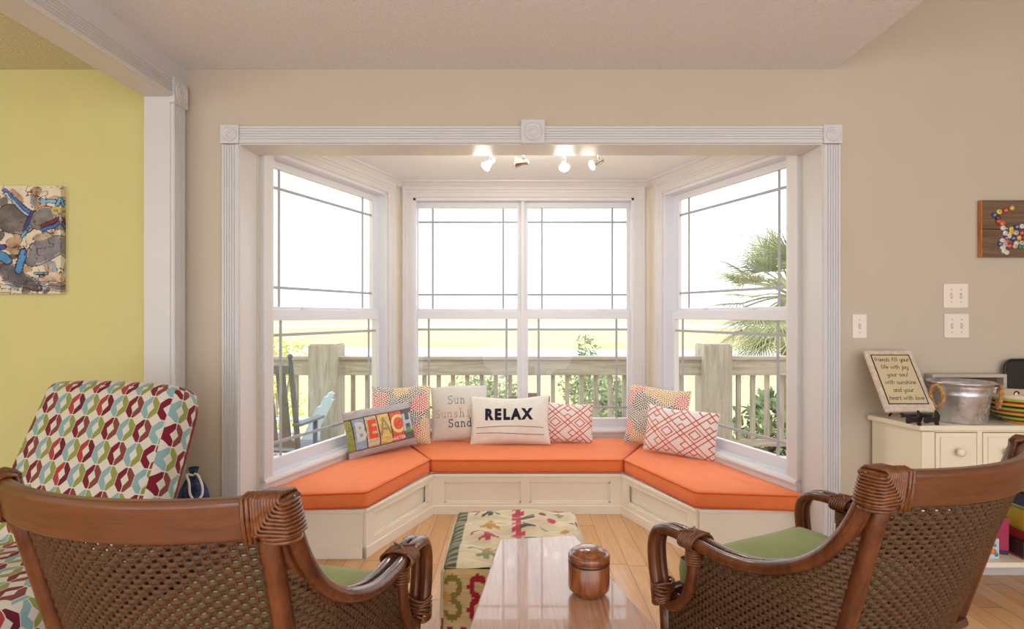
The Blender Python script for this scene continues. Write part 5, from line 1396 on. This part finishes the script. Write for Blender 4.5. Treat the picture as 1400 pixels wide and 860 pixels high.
# ---- deck railing
RY = 5.6
RL = thing('deck_railing', 'weathered wooden deck railing with square posts beyond the windows', 'railing', (0, RY, DZ))
K = dict(parent=RL, origin=(0, RY, DZ))
MB().box(-6.4, 6.9, RY-0.075, RY+0.075, 0.808, 0.842).build('cap_rail', M['deckrail'], bevel=0.006, **K)
MB().box(-6.4, 6.9, RY-0.058, RY-0.022, 0.664, 0.808).build('top_rail', M['deckrail'], bevel=0.005, **K)
MB().box(-6.4, 6.9, RY-0.020, RY+0.020, -0.02, 0.045).build('bottom_rail', M['deckrail'], bevel=0.005, **K)
for x in (-4.6, -1.785, 1.912, 4.7):
    p = MB().box(x-0.135, x+0.135, RY-0.135, RY+0.135, DZ, 0.950).box(x-0.125, x+0.125, RY-0.125, RY+0.125, 0.950, 0.962)
    p.build('post', M['deckwood'], bevel=0.008, **K)
x = -4.4; nb = 0
while x < 4.5:
    if all(abs(x-q) > 0.17 for q in (-4.6, -1.785, 1.912)):
        MB().box(x-0.019, x+0.019, RY-0.019, RY+0.019, 0.045, 0.70).build('baluster', M['deckwood'], **K)
    x += 0.1365

# ---- rocking chair (back seen through the left window)
rc = paint('rocker_grey', lin(112, 120, 128), 0.55, 0.05)
RK = thing('rocking_chair', 'dark grey slatted rocking chair on the deck outside the left window', 'rocking chair', (-1.765, 4.22, DZ), R(-8))
def bar(name, a, b, r, parent=RK, mat=rc, box=None):
    return MB().tube([a, b], r, 10).build(name, mat, parent)
for s in (-1, 1):
    pts = [(s*0.27, -0.10, 0.03), (s*0.27, -0.08, 0.42), (s*0.275+0.0, -0.20, 1.08)]
    pm_ = MB().tube(smooth_path(pts, 5), [0.019]*11, 12)
    pm_.lathe([(0, -0.012), (0.012, -0.010), (0.010, 0.0), (0.017, 0.008), (0.019, 0.02), (0.014, 0.033), (0, 0.038)], 14, c=(s*0.275, -0.202, 1.085)); pm_.build('back_post', rc, RK)
    MB().tube(smooth_path([(s*0.27, -0.42, 0.06), (s*0.27, -0.15, 0.012), (s*0.27, 0.15, 0.012), (s*0.27, 0.45, 0.055)], 6), 0.014, 10).build('rocker', rc, RK)
    MB().box(s*0.30-0.035, s*0.30+0.035, -0.16, 0.20, 0.62, 0.64).build('arm', rc, RK, bevel=0.006)
    bar('front_leg', (s*0.28, 0.15, 0.03), (s*0.28, 0.15, 0.63), 0.018)
MB().box(-0.27, 0.27, -0.212, -0.186, 0.985, 1.045).build('crest_rail', rc, RK, bevel=0.006)
MB().box(-0.27, 0.27, -0.118, -0.094, 0.46, 0.51).build('lower_rail', rc, RK, bevel=0.005)
for k in range(5):
    x = -0.20+0.10*k
    F = lambda a, h, z, x=x: (x+a, -0.105+h-(z-0.5)*0.178, z)
    MB().box(-0.033, 0.033, -0.007, 0.007, 0.49, 0.995, F=F).build('back_slat', rc, RK, bevel=0.003)
for k in range(6): MB().box(-0.27, 0.27, -0.08+0.065*k, -0.028+0.065*k, 0.415, 0.432).build('seat_slat', rc, RK, bevel=0.003)

# ---- adirondack chairs
def adirondack(label, loc, rz, mat, sc=1.0):
    T = thing('adirondack_chair', label, 'deck chair', loc, rz, group='slatted garden chairs on the deck')
    h = 0.78*sc
    for k in range(5):
        x = (-0.20+0.10*k)*sc; top = h-0.10*sc*((k-2)/2)**2
        F = lambda a, d, z, x=x: (x+a*(1+0.25*z/h), -0.18*sc+d-z*0.42-0.06*math.sin(z*2), z)
        mb = MB(); zs = [0.14*sc+(top-0.14*sc)*i/7 for i in range(8)]
        V = [F(a*sc, d, z) for z in zs for a, d in ((-0.046, -0.009), (0.046, -0.009), (0.046, 0.009), (-0.046, 0.009))]
        mb.add(V, [(i*4+j, i*4+(j+1) % 4, (i+1)*4+(j+1) % 4, (i+1)*4+j) for i in range(7) for j in range(4)]+[(0, 1, 2, 3), (31, 30, 29, 28)]); mb.build('back_slat', mat, T, bevel=0.004)
    for k in range(5):
        y = (-0.16+0.105*k)*sc; z = (0.17+0.03*k)*sc
        MB().box(-0.27*sc, 0.27*sc, y, y+0.09*sc, z, z+0.018).build('seat_slat', mat, T, bevel=0.004)
    for s in (-1, 1):
        MB().box(s*0.33*sc-0.06*sc, s*0.33*sc+0.06*sc, -0.34*sc, 0.38*sc, 0.46*sc, 0.48*sc).build('arm', mat, T, bevel=0.008)
        MB().box(s*0.31*sc-0.02, s*0.31*sc+0.02, 0.26*sc, 0.34*sc, 0, 0.46*sc).build('front_leg', mat, T, bevel=0.004)
        F = lambda a, y, z: (s*0.29*sc+a, y, z)
        MB().prism([(-0.55*sc, 0.0), (-0.45*sc, 0.0), (0.34*sc, 0.26*sc), (0.34*sc, 0.34*sc), (0.1*sc, 0.27*sc)], -0.012, 0.012, F=lambda a, b, h_, s=s: (s*0.285*sc+h_, a, b)).build('side_rail', mat, T)
        MB().prism([(-0.36*sc, 0.06*sc), (-0.30*sc, 0.06*sc), (-0.33*sc, 0.46*sc), (-0.39*sc, 0.46*sc)], -0.014, 0.014, F=lambda a, b, h_, s=s: (s*0.315*sc+h_, a, b)).build('rear_strut', mat, T)
    return T
adirondack('pale blue slatted deck chair facing left outside the left window', (-2.11, 5.055, DZ), R(92), paint('pale_blue', lin(196, 222, 240), 0.5), 0.92)
adirondack('dusty brown slatted deck chair behind the middle window', (0.12, 5.02, DZ), 0.0, paint('dusty_brown', lin(168, 140, 132), 0.6), 1.02)

# ---- plants
def leafmat(name, a, b, trans=0.35):
    m = newmat(name, a, 0.7, spec=0.2); f = noise(m, coords(m), 6, 3)
    L(m, ramp(m, f, [(0.35, a), (0.65, b)]), bsdf(m).inputs['Base Color'])
    return m
def shrub(name, label, cat, x, y, zt, w_, seed, mat, n=1500, ls=0.07, group=None):
    rn = random.Random(seed); T = thing(name, label, cat, (x, y, GZ), group=group)
    H = zt-GZ; mb = MB()
    blobs = [(rn.uniform(-0.6, 0.6)*w_/2, rn.uniform(-0.4, 0.4)*w_/2, H*rn.uniform(0.55, 0.88), w_*rn.uniform(0.18, 0.3)) for _ in range(9)]
    blobs.append((0, 0, H-w_*0.2, w_*0.2))
    for _ in range(n):
        bx, by, bz, br = rn.choice(blobs)
        d = Vector((rn.gauss(0, 1), rn.gauss(0, 1), rn.gauss(0, 1))).normalized()*br*rn.uniform(0.55, 1.08)
        p = Vector((bx, by, bz))+Vector((d.x, d.y, d.z*1.1)); a = Vector((rn.gauss(0, 1), rn.gauss(0, 1), rn.gauss(0, 1))).normalized(); b = a.cross(Vector((rn.gauss(0, 1), rn.gauss(0, 1), rn.gauss(0, 1)))).normalized()
        l = ls*rn.uniform(0.6, 1.3); mb.add([p-a*l, p+b*l*0.35, p+a*l, p-b*l*0.35], [(0, 1, 2, 3)])
    mb.build('foliage', mat, T, normals=False)
    st = MB()
    for bx, by, bz, br in blobs[:6]: st.tube(smooth_path([(0, 0, 0), (bx*0.3, by*0.3, bz*0.5), (bx, by, bz)], 4), 0.03, 6)
    st.build('stems', M['deckwood'], T)
    return T
lgA = leafmat('leaf_sage', lin(138, 150, 118), lin(180, 186, 150)); lgB = leafmat('leaf_green', lin(100, 124, 92), lin(150, 168, 120)); lgC = leafmat('leaf_yellow', lin(196, 196, 104), lin(224, 220, 140))
at = lambda px, Y: (px-702)*Y/800
zz = lambda py, Y: EYEZ-(py-430)*Y/800
G_ = 'shrubs below the deck'
shrub('shrub', 'sage green bushy shrub beyond the railing, behind the middle mullion', 'shrub', at(690, 10), 10, zz(515, 10), 2.0, 1, lgA, 2600, 0.06, G_)
shrub('shrub', 'feathery green shrub rising over the rail in the middle window', 'shrub', at(802, 12), 12, zz(458, 12), 1.3, 2, lgB, 1500, 0.05, G_)
shrub('shrub', 'pale bushy shrub beyond the railing at the right of the middle window', 'shrub', at(835, 9.5), 9.5, zz(505, 9.5), 1.7, 3, lgA, 2200, 0.06, G_)
shrub('shrub', 'low pale shrub beyond the railing at the left of the middle window', 'shrub', at(625, 11), 11, zz(545, 11), 1.5, 6, lgC, 1200, 0.06, G_)
shrub('shrub', 'dense green shrub at the foot of the palm outside the right window', 'shrub', at(1050, 6.9), 6.9, zz(535, 6.9), 0.9, 4, lgB, 1500, 0.07, G_)
shrub('shrub', 'yellow green shrub tops outside the left window, behind the rocking chair', 'shrub', at(372, 12), 12, zz(457, 12), 1.6, 5, lgC, 1300, 0.07, G_)
# palm
def palm(x, y, zc, label):
    T = thing('palm_tree', label, 'palm tree', (x, y, GZ)); rn = random.Random(5)
    H = zc-GZ
    tm = paint('palm_bark', lin(150, 136, 112), 0.9, 0.12, 0.6, 14)
    MB().tube([(0.03*math.sin(i), 0, H*i/10) for i in range(11)], [0.17+0.02*(i % 2) for i in range(11)], 14).build('trunk', tm, T)
    fm = [leafmat('frond_a', lin(150, 154, 110), lin(196, 196, 150)), leafmat('frond_b', lin(118, 130, 104), lin(168, 172, 126))]
    dirs = []
    for k in range(26):
        az = k*2.399963; el = R(78-k*5.0); dirs.append((az, el))
    dirs += [(R(180), R(22)), (R(200), R(-18)), (R(190), R(-40)), (R(165), R(-2)), (R(250), R(-30)), (R(215), R(30))]
    for k, (az, el) in enumerate(dirs):
        d = Vector((math.cos(az)*math.cos(el), math.sin(az)*math.cos(el), math.sin(el))); L_ = rn.uniform(0.55, 0.8)
        base_ = Vector((0, 0, H)); hub = base_+d*L_-Vector((0, 0, 0.08))
        mb = MB(); mb.tube(smooth_path([base_, base_+d*L_*0.5, hub], 4), 0.012, 6)
        side = d.cross(Vector((0, 0, 1))).normalized(); upv = side.cross(d).normalized()
        nl = 34
        for i in range(nl):
            a = R(-105+210*i/(nl-1)); q = (d*math.cos(a)+side*math.sin(a)).normalized(); ln = rn.uniform(0.62, 0.85)*(1-0.25*abs(a)/2)
            w_ = 0.0105; n_ = q.cross(upv).normalized(); V = []
            for t in (0.0, 0.33, 0.66, 1.0):
                c = hub+q*ln*t+upv*(0.10*math.sin(t*2.2)*0.5)-Vector((0, 0, 1))*(0.20*t*t*ln*(1.0+0.5*rn.random())); ww = w_*(1.0 if t < 0.5 else (1.15-t))
                V += [c-n_*ww, c+upv*ww*0.4, c+n_*ww]
            F = [(j*3+m_, j*3+m_+1, j*3+m_+4, j*3+m_+3) for j in range(3) for m_ in range(2)]
            mb.add(V, F)
        mb.build('frond', fm[k % 2], T, normals=False)
palm(at(1084, 7.6), 7.6, zz(405, 7.6), 'fan palm with drooping fronds outside the right window')
